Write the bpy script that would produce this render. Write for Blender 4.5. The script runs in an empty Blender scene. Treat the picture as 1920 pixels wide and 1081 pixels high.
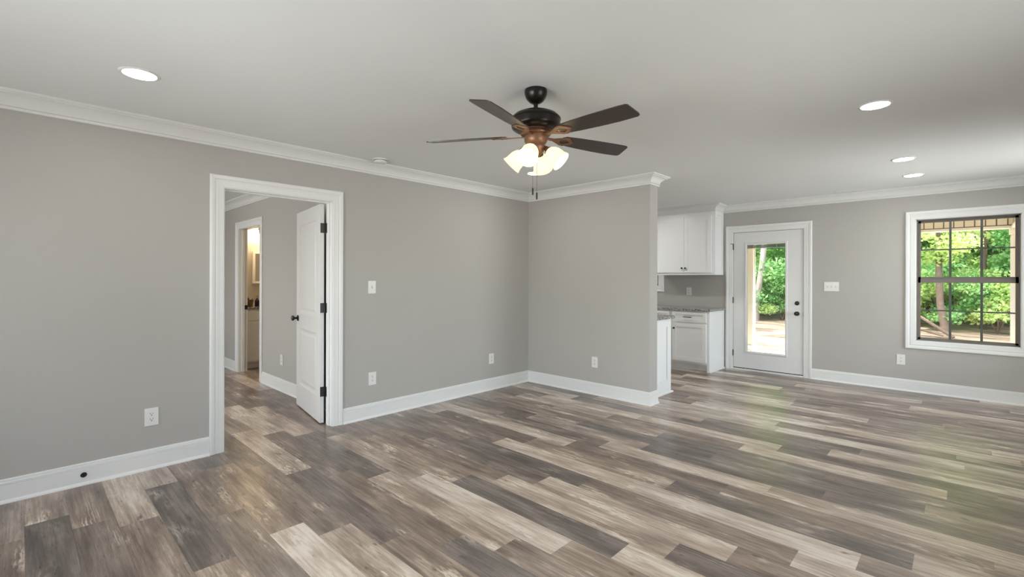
import bpy, bmesh, math, random
import numpy as np
from mathutils import Vector, Matrix
random.seed(7)
S = bpy.context.scene
COL = S.collection

# ------------------------------------------------------------------ camera, world, sun, exposure
CAM_H = 1.351
cam_d = bpy.data.cameras.new('camera')
cam = bpy.data.objects.new('camera', cam_d)
COL.objects.link(cam)
cam.location = (0, 0, CAM_H)
cam.matrix_world = (Matrix.Translation((0, 0, CAM_H)) @ Matrix.Rotation(math.radians(43.7), 4, 'Z')
                    @ Matrix.Rotation(math.radians(90), 4, 'X') @ Matrix.Rotation(0.00266, 4, 'Z'))
cam_d.sensor_fit = 'HORIZONTAL'
cam_d.sensor_width = 36
cam_d.lens = 36 * 885 / 1920
cam_d.shift_x = 0
cam_d.shift_y = -(540.5 - 522.0) / 1920
cam_d.clip_end = 300
S.camera = cam

world = bpy.data.worlds.new('sky')
S.world = world
world.use_nodes = True
wn = world.node_tree.nodes
wl = world.node_tree.links
wn.clear()
wo = wn.new('ShaderNodeOutputWorld')
wb = wn.new('ShaderNodeBackground')
sky = wn.new('ShaderNodeTexSky')
sky.sky_type = 'NISHITA'
sky.sun_disc = False
sky.sun_elevation = math.radians(52)
sky.sun_rotation = math.radians(200)
sky.dust_density = 3.0
wb.inputs['Strength'].default_value = 0.62
wl.new(sky.outputs[0], wb.inputs['Color'])
wl.new(wb.outputs[0], wo.inputs['Surface'])

sun_d = bpy.data.lights.new('sun', 'SUN')
sun_d.energy = 12.5
sun_d.angle = math.radians(1.5)
sun_d.color = (1.0, 0.95, 0.86)
sun = bpy.data.objects.new('sun', sun_d)
COL.objects.link(sun)
sun.rotation_euler = Vector((-0.42, -0.38, -0.82)).to_track_quat('-Z', 'Y').to_euler()


def window_fill(name, loc, direction, sx, sy, power):
    """area lamp added outside an unseen window, soft fill in place of sky light"""
    d = bpy.data.lights.new(name, 'AREA')
    d.shape = 'RECTANGLE'
    d.size, d.size_y = sx, sy
    d.energy = power
    d.color = (0.92, 0.97, 1.0)
    o = bpy.data.objects.new(name, d)
    COL.objects.link(o)
    o.location = loc
    o.rotation_euler = Vector(direction).to_track_quat('-Z', 'Z').to_euler()


window_fill('fill_front_window', (-1.62, -1.72, 1.35), (0.30, 1, 0.16), 1.6, 1.4, 76)
window_fill('fill_front_window', (-3.40, -1.72, 1.35), (0, 1, -0.1), 1.3, 1.4, 15)
window_fill('fill_bedroom_window', (-6.30, -1.72, 1.35), (0, 1, 0.1), 1.5, 1.4, 50)  # added to brighten the bedroom behind the open door
window_fill('daylight_side_window', (1.72, 2.2, 1.35), (-1, 0, 0.12), 1.7, 1.4, 44)
window_fill('daylight_side_window', (1.72, 6.1, 1.35), (-1, 0, 0.0), 1.5, 1.4, 70)

S.view_settings.view_transform = 'Standard'
S.view_settings.look = 'None'
S.view_settings.exposure = 0.5
S.view_settings.gamma = 1.0
S.view_settings.use_curve_mapping = False
LED, BULB, SHADE = 58.0, 78.0, 0.6     # strengths of the room's own lamps


# ------------------------------------------------------------------ materials
def lin(c):
    return tuple(((x / 255) / 12.92 if x / 255 <= 0.04045 else ((x / 255 + 0.055) / 1.055) ** 2.4) for x in c)


def mat(name, rgb, rough=0.5, metal=0.0, spec=0.5, noise=0.0, nscale=30.0, bump=0.0, bscale=200.0):
    m = bpy.data.materials.new(name)
    m.use_nodes = True
    nt = m.node_tree
    b = nt.nodes['Principled BSDF']
    b.inputs['Base Color'].default_value = (*rgb, 1)
    b.inputs['Roughness'].default_value = rough
    b.inputs['Metallic'].default_value = metal
    b.inputs['Specular IOR Level'].default_value = spec
    tc = nt.nodes.new('ShaderNodeTexCoord')
    n = nt.nodes.new('ShaderNodeTexNoise')
    n.inputs['Scale'].default_value = nscale
    n.inputs['Detail'].default_value = 3
    nt.links.new(tc.outputs['Object'], n.inputs['Vector'])
    mix = nt.nodes.new('ShaderNodeMix')
    mix.data_type = 'RGBA'
    k = max(noise, 0.01)
    mix.inputs[6].default_value = (*[max(0, c * (1 - k)) for c in rgb], 1)
    mix.inputs[7].default_value = (*[min(1, c * (1 + k)) for c in rgb], 1)
    nt.links.new(n.outputs['Fac'], mix.inputs[0])
    nt.links.new(mix.outputs[2], b.inputs['Base Color'])
    if bump:
        n2 = nt.nodes.new('ShaderNodeTexNoise')
        n2.inputs['Scale'].default_value = bscale
        n2.inputs['Detail'].default_value = 2
        nt.links.new(tc.outputs['Object'], n2.inputs['Vector'])
        bp = nt.nodes.new('ShaderNodeBump')
        bp.inputs['Strength'].default_value = bump
        bp.inputs['Distance'].default_value = 0.01
        nt.links.new(n2.outputs['Fac'], bp.inputs['Height'])
        nt.links.new(bp.outputs['Normal'], b.inputs['Normal'])
    return m


def emit(name, rgb, strength):
    m = bpy.data.materials.new(name)
    m.use_nodes = True
    nt = m.node_tree
    nt.nodes.clear()
    o = nt.nodes.new('ShaderNodeOutputMaterial')
    e = nt.nodes.new('ShaderNodeEmission')
    e.inputs[0].default_value = (*rgb, 1)
    e.inputs[1].default_value = strength
    nt.links.new(e.outputs[0], o.inputs[0])
    return m


M = {}
M['wall'] = mat('greige_wall_paint', (0.468, 0.450, 0.422), 0.62, spec=0.25, noise=0.012, nscale=2, bump=0.03, bscale=260)
M['ceiling'] = mat('ceiling_paint', (0.82, 0.83, 0.825), 0.8, spec=0.2, noise=0.01, nscale=1.5)
M['trim'] = mat('white_trim_paint', (0.80, 0.80, 0.785), 0.32, spec=0.4)
M['door'] = mat('white_door_paint', (0.76, 0.755, 0.745), 0.38, spec=0.4)
M['cab'] = mat('white_cabinet_paint', (0.88, 0.89, 0.89), 0.3, spec=0.45)
M['plate'] = mat('white_plastic', (0.80, 0.79, 0.77), 0.35)
M['slot'] = mat('dark_slot', (0.08, 0.075, 0.07), 0.6)
M['toggle_slot'] = mat('grey_toggle_slot', (0.45, 0.44, 0.43), 0.5)
M['black'] = mat('black_metal', (0.012, 0.011, 0.011), 0.35, spec=0.5)
M['gap'] = mat('dark_gap_shade', (0.02, 0.018, 0.016), 0.7)  # dark colour for the shade in the back door gaps
M['bronze'] = mat('dark_bronze', (0.028, 0.022, 0.019), 0.3, metal=0.6, noise=0.15, nscale=8)
M['copper'] = mat('antique_copper', (0.26, 0.135, 0.080), 0.42, metal=0.6, noise=0.25, nscale=25)
M['blade'] = mat('dark_walnut_blade', (0.033, 0.020, 0.015), 0.36, noise=0.35, nscale=14)
bn = M['blade'].node_tree.nodes['Principled BSDF']
bn.inputs['Coat Weight'].default_value = 0.35
bn.inputs['Coat Roughness'].default_value = 0.4
M['vinyl'] = mat('taupe_window_vinyl', (0.165, 0.145, 0.125), 0.4)
M['vinyl_grey'] = mat('grey_window_grille', (0.20, 0.215, 0.195), 0.4)
M['led'] = emit('led_diffuser', (1.0, 0.97, 0.93), LED)
M['kitchen_fill'] = emit('kitchen_fill_diffuser', (1.0, 0.98, 0.96), LED * 2.3)  # stronger glow for the added kitchen fill lights
M['bulb'] = emit('warm_bulb', (1.0, 0.86, 0.62), BULB)
M['cream'] = mat('cream_siding', (0.90, 0.81, 0.63), 0.6, noise=0.03)
M['cream_trim'] = mat('cream_trim_board', (0.88, 0.84, 0.74), 0.55)
M['groove'] = mat('siding_groove', (0.16, 0.115, 0.08), 0.8)
M['concrete'] = mat('concrete', (0.66, 0.63, 0.58), 0.85, noise=0.12, nscale=6)
M['bark'] = mat('bark', (0.15, 0.11, 0.08), 0.9, noise=0.45, nscale=9, bump=0.6, bscale=30)
M['palebark'] = mat('pale_bark', (0.36, 0.32, 0.29), 0.9, noise=0.3, nscale=12, bump=0.4, bscale=30)
M['basket'] = mat('woven_basket', (0.16, 0.09, 0.05), 0.8, noise=0.5, nscale=90, bump=0.5, bscale=120)
M['towel'] = mat('dark_towel', (0.05, 0.035, 0.03), 0.95)
M['paper'] = mat('white_paper', (0.75, 0.7, 0.65), 0.9)
M['roof'] = mat('roof_shingle', (0.10, 0.09, 0.085), 0.9, noise=0.3)
M['bathwall'] = mat('bathroom_wall_paint', (0.475, 0.45, 0.415), 0.62, spec=0.25)
M['blind'] = mat('grey_blind_slat', (0.30, 0.30, 0.29), 0.5)
M['siding'] = mat('exterior_siding', (0.60, 0.53, 0.42), 0.7)


def glass_mat(name, refl=1.0, tint=(0.97, 0.985, 0.98)):
    m = bpy.data.materials.new(name)
    m.use_nodes = True
    nt = m.node_tree
    nt.nodes.clear()
    o = nt.nodes.new('ShaderNodeOutputMaterial')
    t = nt.nodes.new('ShaderNodeBsdfTransparent')
    t.inputs[0].default_value = (*tint, 1)
    g = nt.nodes.new('ShaderNodeBsdfGlossy')
    g.inputs['Roughness'].default_value = 0.0
    f = nt.nodes.new('ShaderNodeFresnel')
    f.inputs[0].default_value = 1.5
    mx = nt.nodes.new('ShaderNodeMixShader')
    nt.links.new(f.outputs[0], mx.inputs[0])
    nt.links.new(t.outputs[0], mx.inputs[1])
    nt.links.new(g.outputs[0], mx.inputs[2])
    nt.links.new(mx.outputs[0], o.inputs[0])
    return m


M['glass'] = glass_mat('window_glass')


def mirror_mat():
    m = mat('mirror_silver', (0.85, 0.85, 0.85), 0.03, metal=1.0)
    return m


M['mirror'] = mirror_mat()


def shade_mat():
    m = bpy.data.materials.new('frosted_glass_shade')
    m.use_nodes = True
    nt = m.node_tree
    nt.nodes.clear()
    o = nt.nodes.new('ShaderNodeOutputMaterial')
    tr = nt.nodes.new('ShaderNodeBsdfTranslucent')
    tr.inputs[0].default_value = (0.22, 0.20, 0.13, 1)
    gl = nt.nodes.new('ShaderNodeBsdfDiffuse')
    gl.inputs[0].default_value = (0.5, 0.47, 0.4, 1)
    mx = nt.nodes.new('ShaderNodeMixShader')
    mx.inputs[0].default_value = 0.4
    e = nt.nodes.new('ShaderNodeEmission')
    e.inputs[0].default_value = (1.0, 0.92, 0.62, 1)
    e.inputs[1].default_value = SHADE
    ad = nt.nodes.new('ShaderNodeAddShader')
    nt.links.new(tr.outputs[0], mx.inputs[1])
    nt.links.new(gl.outputs[0], mx.inputs[2])
    nt.links.new(mx.outputs[0], ad.inputs[0])
    nt.links.new(e.outputs[0], ad.inputs[1])
    nt.links.new(ad.outputs[0], o.inputs[0])
    return m


M['shade'] = shade_mat()


def granite_mat():
    m = bpy.data.materials.new('speckled_granite')
    m.use_nodes = True
    nt = m.node_tree
    b = nt.nodes['Principled BSDF']
    b.inputs['Roughness'].default_value = 0.12
    tc = nt.nodes.new('ShaderNodeTexCoord')
    n = nt.nodes.new('ShaderNodeTexNoise')
    n.inputs['Scale'].default_value = 75
    n.inputs['Detail'].default_value = 4
    n.inputs['Roughness'].default_value = 0.7
    r = nt.nodes.new('ShaderNodeValToRGB')
    e = r.color_ramp.elements
    e[0].position = 0.36
    e[0].color = (0.015, 0.015, 0.017, 1)
    e[1].position = 0.66
    e[1].color = (0.75, 0.74, 0.72, 1)
    x = e.new(0.47)
    x.color = (0.16, 0.155, 0.15, 1)
    x = e.new(0.54)
    x.color = (0.42, 0.41, 0.40, 1)
    nt.links.new(tc.outputs['Object'], n.inputs['Vector'])
    nt.links.new(n.outputs['Fac'], r.inputs[0])
    nt.links.new(r.outputs[0], b.inputs['Base Color'])
    return m


M['granite'] = granite_mat()


def floor_mat():
    """weathered vinyl planks: every plank carries its own tone and seed, grain runs along its length"""
    m = bpy.data.materials.new('weathered_wood_plank')
    m.use_nodes = True
    nt = m.node_tree
    N, L = nt.nodes, nt.links
    b = N['Principled BSDF']

    def math_(op, a, c=None, clamp=False):
        x = N.new('ShaderNodeMath')
        x.operation = op
        x.use_clamp = clamp
        for i, v in enumerate((a, c)):
            if v is None:
                continue
            if isinstance(v, (int, float)):
                x.inputs[i].default_value = v
            else:
                L.new(v, x.inputs[i])
        return x.outputs[0]

    tone = N.new('ShaderNodeAttribute')
    tone.attribute_name = 'tone'
    seed = N.new('ShaderNodeAttribute')
    seed.attribute_name = 'seed'
    grey = N.new('ShaderNodeAttribute')
    grey.attribute_name = 'grey'
    uv = N.new('ShaderNodeUVMap')
    uv.uv_map = 'plank'
    sep = N.new('ShaderNodeSeparateXYZ')
    L.new(uv.outputs[0], sep.inputs[0])

    def coord(su, sv):
        c = N.new('ShaderNodeCombineXYZ')
        L.new(math_('MULTIPLY', sep.outputs[0], su), c.inputs[0])
        L.new(math_('MULTIPLY', sep.outputs[1], sv), c.inputs[1])
        L.new(math_('MULTIPLY', seed.outputs['Fac'], 57.0), c.inputs[2])
        return c.outputs[0]

    def noise(vec, scale, detail, rough=0.5, dist=0.0):
        n = N.new('ShaderNodeTexNoise')
        n.inputs['Scale'].default_value = scale
        n.inputs['Detail'].default_value = detail
        n.inputs['Roughness'].default_value = rough
        n.inputs['Distortion'].default_value = dist
        L.new(vec, n.inputs['Vector'])
        return n.outputs['Fac']

    big = noise(coord(1.0, 4.2), 2.4, 3, 0.55)            # cloudy blotches
    streak = noise(coord(1.0, 26.0), 2.6, 5, 0.65, 0.4)   # long streaks
    fine = noise(coord(6.0, 95.0), 2.5, 4, 0.7, 0.3)      # fine fibres
    spot = noise(coord(2.2, 5.0), 4.5, 2, 0.5)            # dark knots
    v = math_('ADD', math_('MULTIPLY', tone.outputs['Fac'], 0.98), 0.02)
    v = math_('ADD', v, math_('MULTIPLY', math_('SUBTRACT', big, 0.5), 1.0))
    v = math_('ADD', v, math_('MULTIPLY', math_('SUBTRACT', streak, 0.5), 0.85))
    v = math_('ADD', v, math_('MULTIPLY', math_('SUBTRACT', fine, 0.5), 0.40))
    knot = math_('MULTIPLY', math_('SUBTRACT', spot, 0.68, True), 3.2, True)
    v = math_('SUBTRACT', v, knot)
    # limed cathedral grain: rings in the middle of some planks
    wv = N.new('ShaderNodeTexWave')
    wv.wave_type = 'RINGS'
    wv.inputs['Scale'].default_value = 3.2
    wv.inputs['Distortion'].default_value = 5.0
    wv.inputs['Detail'].default_value = 2.5
    wv.inputs['Detail Scale'].default_value = 1.6
    L.new(coord(2.6, 13.0), wv.inputs['Vector'])
    patch = noise(coord(1.6, 4.5), 2.0, 1)
    pm = math_('MULTIPLY', math_('SUBTRACT', patch, 0.54, True), 5.0, True)
    lines = math_('MULTIPLY', math_('SUBTRACT', wv.outputs['Fac'], 0.55, True), 1.0)
    v = math_('ADD', v, math_('MULTIPLY', math_('MULTIPLY', lines, pm), 1.0))
    r = N.new('ShaderNodeValToRGB')
    e = r.color_ramp.elements
    e[0].position = 0.0
    e[0].color = (0.095, 0.068, 0.053, 1)
    e[1].position = 1.0
    e[1].color = (0.74, 0.65, 0.55, 1)
    for p, c in ((0.25, (0.170, 0.124, 0.098)), (0.5, (0.305, 0.228, 0.178)), (0.75, (0.52, 0.415, 0.33))):
        x = e.new(p)
        x.color = (*c, 1)
    L.new(v, r.inputs[0])
    # some planks lean towards slate grey
    hs = N.new('ShaderNodeMix')
    hs.data_type = 'RGBA'
    bw = N.new('ShaderNodeRGBToBW')
    L.new(r.outputs[0], bw.inputs[0])
    tint = N.new('ShaderNodeMix')
    tint.data_type = 'RGBA'
    tint.blend_type = 'MULTIPLY'
    tint.inputs[0].default_value = 1.0
    L.new(bw.outputs[0], tint.inputs[6])
    tint.inputs[7].default_value = (1.06, 0.99, 0.97, 1)
    L.new(math_('MULTIPLY', grey.outputs['Fac'], 0.55), hs.inputs[0])
    L.new(r.outputs[0], hs.inputs[6])
    L.new(tint.outputs[2], hs.inputs[7])
    # thin seam at the plank edges
    ev = math_('ABSOLUTE', math_('SUBTRACT', sep.outputs[1], 0.089))
    seam = math_('GREATER_THAN', ev, 0.0878)
    fac = math_('SUBTRACT', 1.0, math_('MULTIPLY', seam, 0.35))
    mul = N.new('ShaderNodeMix')
    mul.data_type = 'RGBA'
    mul.blend_type = 'MULTIPLY'
    mul.inputs[0].default_value = 1.0
    L.new(hs.outputs[2], mul.inputs[6])
    cc = N.new('ShaderNodeCombineColor')
    for i in range(3):
        L.new(fac, cc.inputs[i])
    L.new(cc.outputs[0], mul.inputs[7])
    L.new(mul.outputs[2], b.inputs['Base Color'])
    rg = math_('ADD', 0.22, math_('MULTIPLY', fine, 0.16))
    L.new(rg, b.inputs['Roughness'])
    b.inputs['Specular IOR Level'].default_value = 0.6
    bp = N.new('ShaderNodeBump')
    bp.inputs['Strength'].default_value = 0.08
    bp.inputs['Distance'].default_value = 0.002
    L.new(fine, bp.inputs['Height'])
    L.new(bp.outputs['Normal'], b.inputs['Normal'])
    return m


M['floor'] = floor_mat()


def leaf_mat(name, dark, light, k=1.0):
    m = bpy.data.materials.new(name)
    m.use_nodes = True
    nt = m.node_tree
    nt.nodes.clear()
    N, L = nt.nodes, nt.links
    o = N.new('ShaderNodeOutputMaterial')
    a = N.new('ShaderNodeAttribute')
    a.attribute_name = 'tone'
    r = N.new('ShaderNodeValToRGB')
    e = r.color_ramp.elements
    e[0].color = (*dark, 1)
    e[1].color = (*light, 1)
    L.new(a.outputs['Fac'], r.inputs[0])
    d = N.new('ShaderNodeBsdfDiffuse')
    t = N.new('ShaderNodeBsdfTranslucent')
    L.new(r.outputs[0], d.inputs[0])
    L.new(r.outputs[0], t.inputs[0])
    mx = N.new('ShaderNodeMixShader')
    mx.inputs[0].default_value = 0.45
    L.new(d.outputs[0], mx.inputs[1])
    L.new(t.outputs[0], mx.inputs[2])
    L.new(mx.outputs[0], o.inputs[0])
    return m


M['leaf_a'] = leaf_mat('yellow_green_leaves', (0.28, 0.50, 0.14), (0.86, 0.93, 0.44))
M['leaf_b'] = leaf_mat('mid_green_leaves', (0.13, 0.36, 0.12), (0.56, 0.84, 0.38))
M['leaf_c'] = leaf_mat('deep_green_leaves', (0.08, 0.20, 0.07), (0.42, 0.62, 0.26))


def ground_mat():
    m = bpy.data.materials.new('dry_tan_soil')
    m.use_nodes = True
    nt = m.node_tree
    N, L = nt.nodes, nt.links
    b = N['Principled BSDF']
    b.inputs['Roughness'].default_value = 0.95
    tc = N.new('ShaderNodeTexCoord')
    mp = N.new('ShaderNodeMapping')
    mp.inputs['Scale'].default_value = (0.5, 2.6, 1)
    L.new(tc.outputs['Object'], mp.inputs[0])
    n = N.new('ShaderNodeTexNoise')
    n.inputs['Scale'].default_value = 1.6
    n.inputs['Detail'].default_value = 7
    n.inputs['Roughness'].default_value = 0.65
    L.new(mp.outputs[0], n.inputs['Vector'])
    r = N.new('ShaderNodeValToRGB')
    e = r.color_ramp.elements
    e[0].position = 0.36
    e[0].color = (0.13, 0.085, 0.055, 1)
    e[1].position = 0.60
    e[1].color = (0.46, 0.36, 0.25, 1)
    x = e.new(0.46)
    x.color = (0.32, 0.235, 0.16, 1)
    L.new(n.outputs['Fac'], r.inputs[0])
    L.new(r.outputs[0], b.inputs['Base Color'])
    bp = N.new('ShaderNodeBump')
    bp.inputs['Strength'].default_value = 0.8
    bp.inputs['Distance'].default_value = 0.12
    L.new(n.outputs['Fac'], bp.inputs['Height'])
    L.new(bp.outputs['Normal'], b.inputs['Normal'])
    return m


M['ground'] = ground_mat()


# ------------------------------------------------------------------ mesh helpers
class MB:
    """collects shapes, then links them as ONE mesh object"""

    def __init__(s):
        s.bm = bmesh.new()
        s.smooth = False

    def box(s, x0, x1, y0, y1, z0, z1, bev=0.0, xf=None):
        x0, x1 = min(x0, x1), max(x0, x1)
        y0, y1 = min(y0, y1), max(y0, y1)
        z0, z1 = min(z0, z1), max(z0, z1)
        r = bmesh.ops.create_cube(s.bm, size=1)
        vs = r['verts']
        for v in vs:
            v.co = Vector(((x0 + x1) / 2 + v.co.x * (x1 - x0), (y0 + y1) / 2 + v.co.y * (y1 - y0),
                           (z0 + z1) / 2 + v.co.z * (z1 - z0)))
        if bev > 0:
            es = list({e for v in vs for e in v.link_edges})
            rr = bmesh.ops.bevel(s.bm, geom=es, offset=bev, segments=2, affect='EDGES', profile=0.7)
            vs = list({v for f in rr['faces'] for v in f.verts} | {v for v in vs if v.is_valid})
        if xf is not None:
            for v in vs:
                v.co = xf @ v.co
        return s

    def loops(s, rings, close=True, caps=True, cyc=False):
        """skin between rings (lists of points)"""
        vr = [[s.bm.verts.new(p) for p in ring] for ring in rings]
        n = len(vr[0])
        pairs = list(zip(vr, vr[1:]))
        if cyc:
            pairs.append((vr[-1], vr[0]))
        for a, b in pairs:
            for i in range(n if close else n - 1):
                j = (i + 1) % n
                try:
                    s.bm.faces.new((a[i], a[j], b[j], b[i]))
                except ValueError:
                    pass
        if caps and not cyc:
            for q in (vr[0], vr[-1]):
                try:
                    s.bm.faces.new(q)
                except ValueError:
                    pass
        return s

    def lathe(s, prof, c=(0, 0, 0), n=40, xf=None, caps=False):
        """prof: (radius, z)"""
        rings = []
        for r, z in prof:
            ring = []
            for i in range(n):
                a = 2 * math.pi * i / n
                p = Vector((r * math.cos(a), r * math.sin(a), z))
                ring.append((xf @ p if xf is not None else p) + Vector(c))
            rings.append(ring)
        return s.loops(rings, caps=caps)

    def tube(s, pts, r, n=8, caps=True):
        pts = [Vector(p) for p in pts]
        rs = r if isinstance(r, (list, tuple)) else [r] * len(pts)
        rings = []
        for i, p in enumerate(pts):
            t = (pts[min(i + 1, len(pts) - 1)] - pts[max(i - 1, 0)]).normalized()
            u = t.orthogonal().normalized() if abs(t.z) > 0.95 else t.cross(Vector((0, 0, 1))).normalized()
            w = t.cross(u)
            rings.append([p + (u * math.cos(2 * math.pi * k / n) + w * math.sin(2 * math.pi * k / n)) * rs[i]
                          for k in range(n)])
        return s.loops(rings, caps=caps)

    def run(s, p0, p1, nrm, prof, m0=0.0, m1=0.0):
        """sweep a (distance from wall, z) profile along a wall; m = mitre at each end (+ outward corner, - inward)"""
        p0, p1, nrm = Vector(p0), Vector(p1), Vector(nrm)
        t = (p1 - p0).normalized()
        a = [p0 - t * (m0 * d) + nrm * d + Vector((0, 0, z)) for d, z in prof]
        b = [p1 + t * (m1 * d) + nrm * d + Vector((0, 0, z)) for d, z in prof]
        return s.loops([a, b])

    def frame(s, pts, nrm, prof, closed=False, outward=None):
        """casing round an opening: pts = corners of the inner edge, prof = (outward width, thickness)"""
        pts = [Vector(p) for p in pts]
        nrm = Vector(nrm)
        n = len(pts)
        rings = []
        c = sum(pts, Vector()) / n
        for i, p in enumerate(pts):
            def seg_out(a, b):
                d = (b - a).normalized()
                o = d.cross(nrm)
                mid = (a + b) / 2
                return o if o.dot(mid - c) > 0 else -o
            outs = []
            if closed or i > 0:
                outs.append(seg_out(pts[i - 1], p))
            if closed or i < n - 1:
                outs.append(seg_out(p, pts[(i + 1) % n]))
            o = outs[0] if len(outs) == 1 else outs[0] + outs[1]
            rings.append([p + o * w + nrm * t for w, t in prof])
        return s.loops(rings, cyc=closed)

    def build(s, name, m, parent=None, origin=None, smooth=None, kind=None, angle=35):
        bmesh.ops.remove_doubles(s.bm, verts=s.bm.verts, dist=1e-6)
        bmesh.ops.recalc_face_normals(s.bm, faces=s.bm.faces)
        o0 = Vector(origin) if origin is not None else (world_of(parent) if parent else Vector((0, 0, 0)))
        if any(abs(c) > 0 for c in o0):
            bmesh.ops.translate(s.bm, verts=s.bm.verts, vec=-o0)
        me = bpy.data.meshes.new(name)
        s.bm.to_mesh(me)
        s.bm.free()
        if m:
            me.materials.append(m)
        o = bpy.data.objects.new(name, me)
        COL.objects.link(o)
        if parent:
            o.parent = parent
            ORG[o.name] = o0
        else:
            o.location = o0
            ORG[o.name] = o0
        if s.smooth or smooth:
            for p in me.polygons:
                p.use_smooth = True
            me.set_sharp_from_angle(angle=math.radians(angle))
        if kind:
            o['kind'] = kind
        return o


ORG = {}


def world_of(o):
    return ORG.get(o.name, Vector((0, 0, 0)))


def tag(o, label=None, cat=None, group=None, kind=None):
    if label:
        o['label'] = label
    if cat:
        o['category'] = cat
    if group:
        o['group'] = group
    if kind:
        o['kind'] = kind
    return o


def empty(name, loc, label=None, cat=None, group=None, kind=None):
    o = bpy.data.objects.new(name, None)
    COL.objects.link(o)
    o.location = loc
    o.empty_display_size = 0.1
    ORG[o.name] = Vector(loc)
    return tag(o, label, cat, group, kind)


def copy_tree(o, parent=None):
    c = o.copy()
    COL.objects.link(c)
    c.parent = parent
    for ch in list(o.children):
        copy_tree(ch, c)
    return c


def struct(o, label, cat):
    return tag(o, label, cat, kind='structure')


# ------------------------------------------------------------------ dimensions
H = 2.465                   # ceiling
XA = -4.157                 # left wall face
YB, YB2 = 4.661, 4.835      # short wall, front and back face
XB = -2.42                  # its free end
YC = 7.465                  # back wall face
XR, YR = 1.5, -1.5          # right wall and front wall (behind the camera)
WT = 0.115
YH = 2.19                   # bedroom wall with the bathroom door
XBATH = -8.20
D1 = (1.111, 1.975, 2.045)          # bedroom door opening y0, y1, top
BD = (-2.512, -1.588, 2.048)        # back door opening
WC = (-0.412, 0.456, 0.617, 2.075)  # window opening
KW = (-4.85, -3.712, 1.232, 2.05)   # kitchen window opening
BAD = (-7.52, -6.655, 2.045)        # bathroom door opening

# ------------------------------------------------------------------ floor
ROWS = {   # row: (a joint position, {plank number counted from that joint: (tone, grey)})
    0: (-3.68, {-1: (.55, .1), 0: (.18, .8), 1: (.35, .3)}),
    1: (-3.45, {-1: (.42, .1), 0: (.30, .4), 1: (.40, .2), 2: (.5, .1)}),
    2: (-3.30, {-1: (.76, .2), 0: (.36, .1), 1: (.40, .2)}),
    3: (-3.30 + .75, {-1: (.20, .8), 0: (.50, .1)}),
    4: (-3.05, {-1: (.36, .1), 0: (.36, .6), 1: (.5, .2)}),
    5: (-3.857, {-1: (.27, .6), 0: (.42, .0), 1: (.86, .2), 2: (.45, .1)}),
    6: (-2.44, {-2: (.3, .6), -1: (.33, .2), 0: (.70, .1), 1: (.4, .4)}),
    7: (-3.355, {-1: (.70, .1), 0: (.27, .5), 1: (.42, .1), 2: (.42, .2)}),
    8: (-1.904, {-2: (.32, .2), -1: (.40, .0), 0: (.27, .9), 1: (.55, .2)}),
    9: (-4.12, {-1: (.68, .0), 0: (.28, .6), 1: (.62, .1), 2: (.42, .2), 3: (.30, .5)}),
    10: (-3.90, {-1: (.35, .2), 0: (.60, .1), 1: (.86, .3), 2: (.5, .1), 3: (.4, .2)}),
    11: (-3.67, {-1: (.40, .1), 0: (.50, .0), 1: (.28, .9), 2: (.84, .1), 3: (.4, .3)}),
    12: (-1.045, {-3: (.36, .1), -2: (.40, .1), -1: (.66, .1), 0: (.26, .6), 1: (.5, .2)}),
    13: (-2.04, {-2: (.32, .4), -1: (.28, .6), 0: (.64, .1), 1: (.40, .1), 2: (.3, .4)}),
    14: (-1.81, {-2: (.35, .2), -1: (.24, .9), 0: (.45, .2), 1: (.78, .2)}),
    15: (-2.80, {-1: (.36, .3), 0: (.80, .1), 1: (.84, .3), 2: (.5, .1)}),
    16: (-1.39, {-2: (.30, .3), -1: (.50, .0), 0: (.24, .6), 1: (.7, .2)}),
    17: (-2.33, {-1: (.74, .2), 0: (.34, .1), 1: (.44, .1), 2: (.5, .2)}),
    18: (-2.12, {-1: (.30, .5), 0: (.74, .1), 1: (.72, .1), 2: (.4, .2)}),
    19: (-3.07, {-1: (.28, .5), 0: (.52, .3), 1: (.26, .8), 2: (.34, .6), 3: (.5, .3)}),
    20: (-2.6, {-1: (.34, .2), 0: (.28, .8), 1: (.30, .7), 2: (.5, .3)}),
    21: (-1.9, {-2: (.4, .2), -1: (.5, .1), 0: (.3, .8), 1: (.36, .5)}),
    22: (-1.29, {-2: (.66, .1), -1: (.40, .2), 0: (.76, .1), 1: (.3, .6)}),
    23: (-3.50, {-1: (.36, .2), 0: (.74, .2), 1: (.74, .2), 2: (.32, .5), 3: (.5, .3)}),
    24: (-.755, {-2: (.34, .5), -1: (.30, .7), 0: (.76, .2), 1: (.4, .3)}),
    25: (-1.80, {-1: (.62, .3), 0: (.34, .6), 1: (.5, .4)}),
    29: (-1.055, {-1: (.6, .3), 0: (.5, .4)}),
    31: (-.655, {-1: (.7, .3), 0: (.4, .4)}),
}
PW, PL, PH = 0.178, 1.22, 0.026


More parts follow.
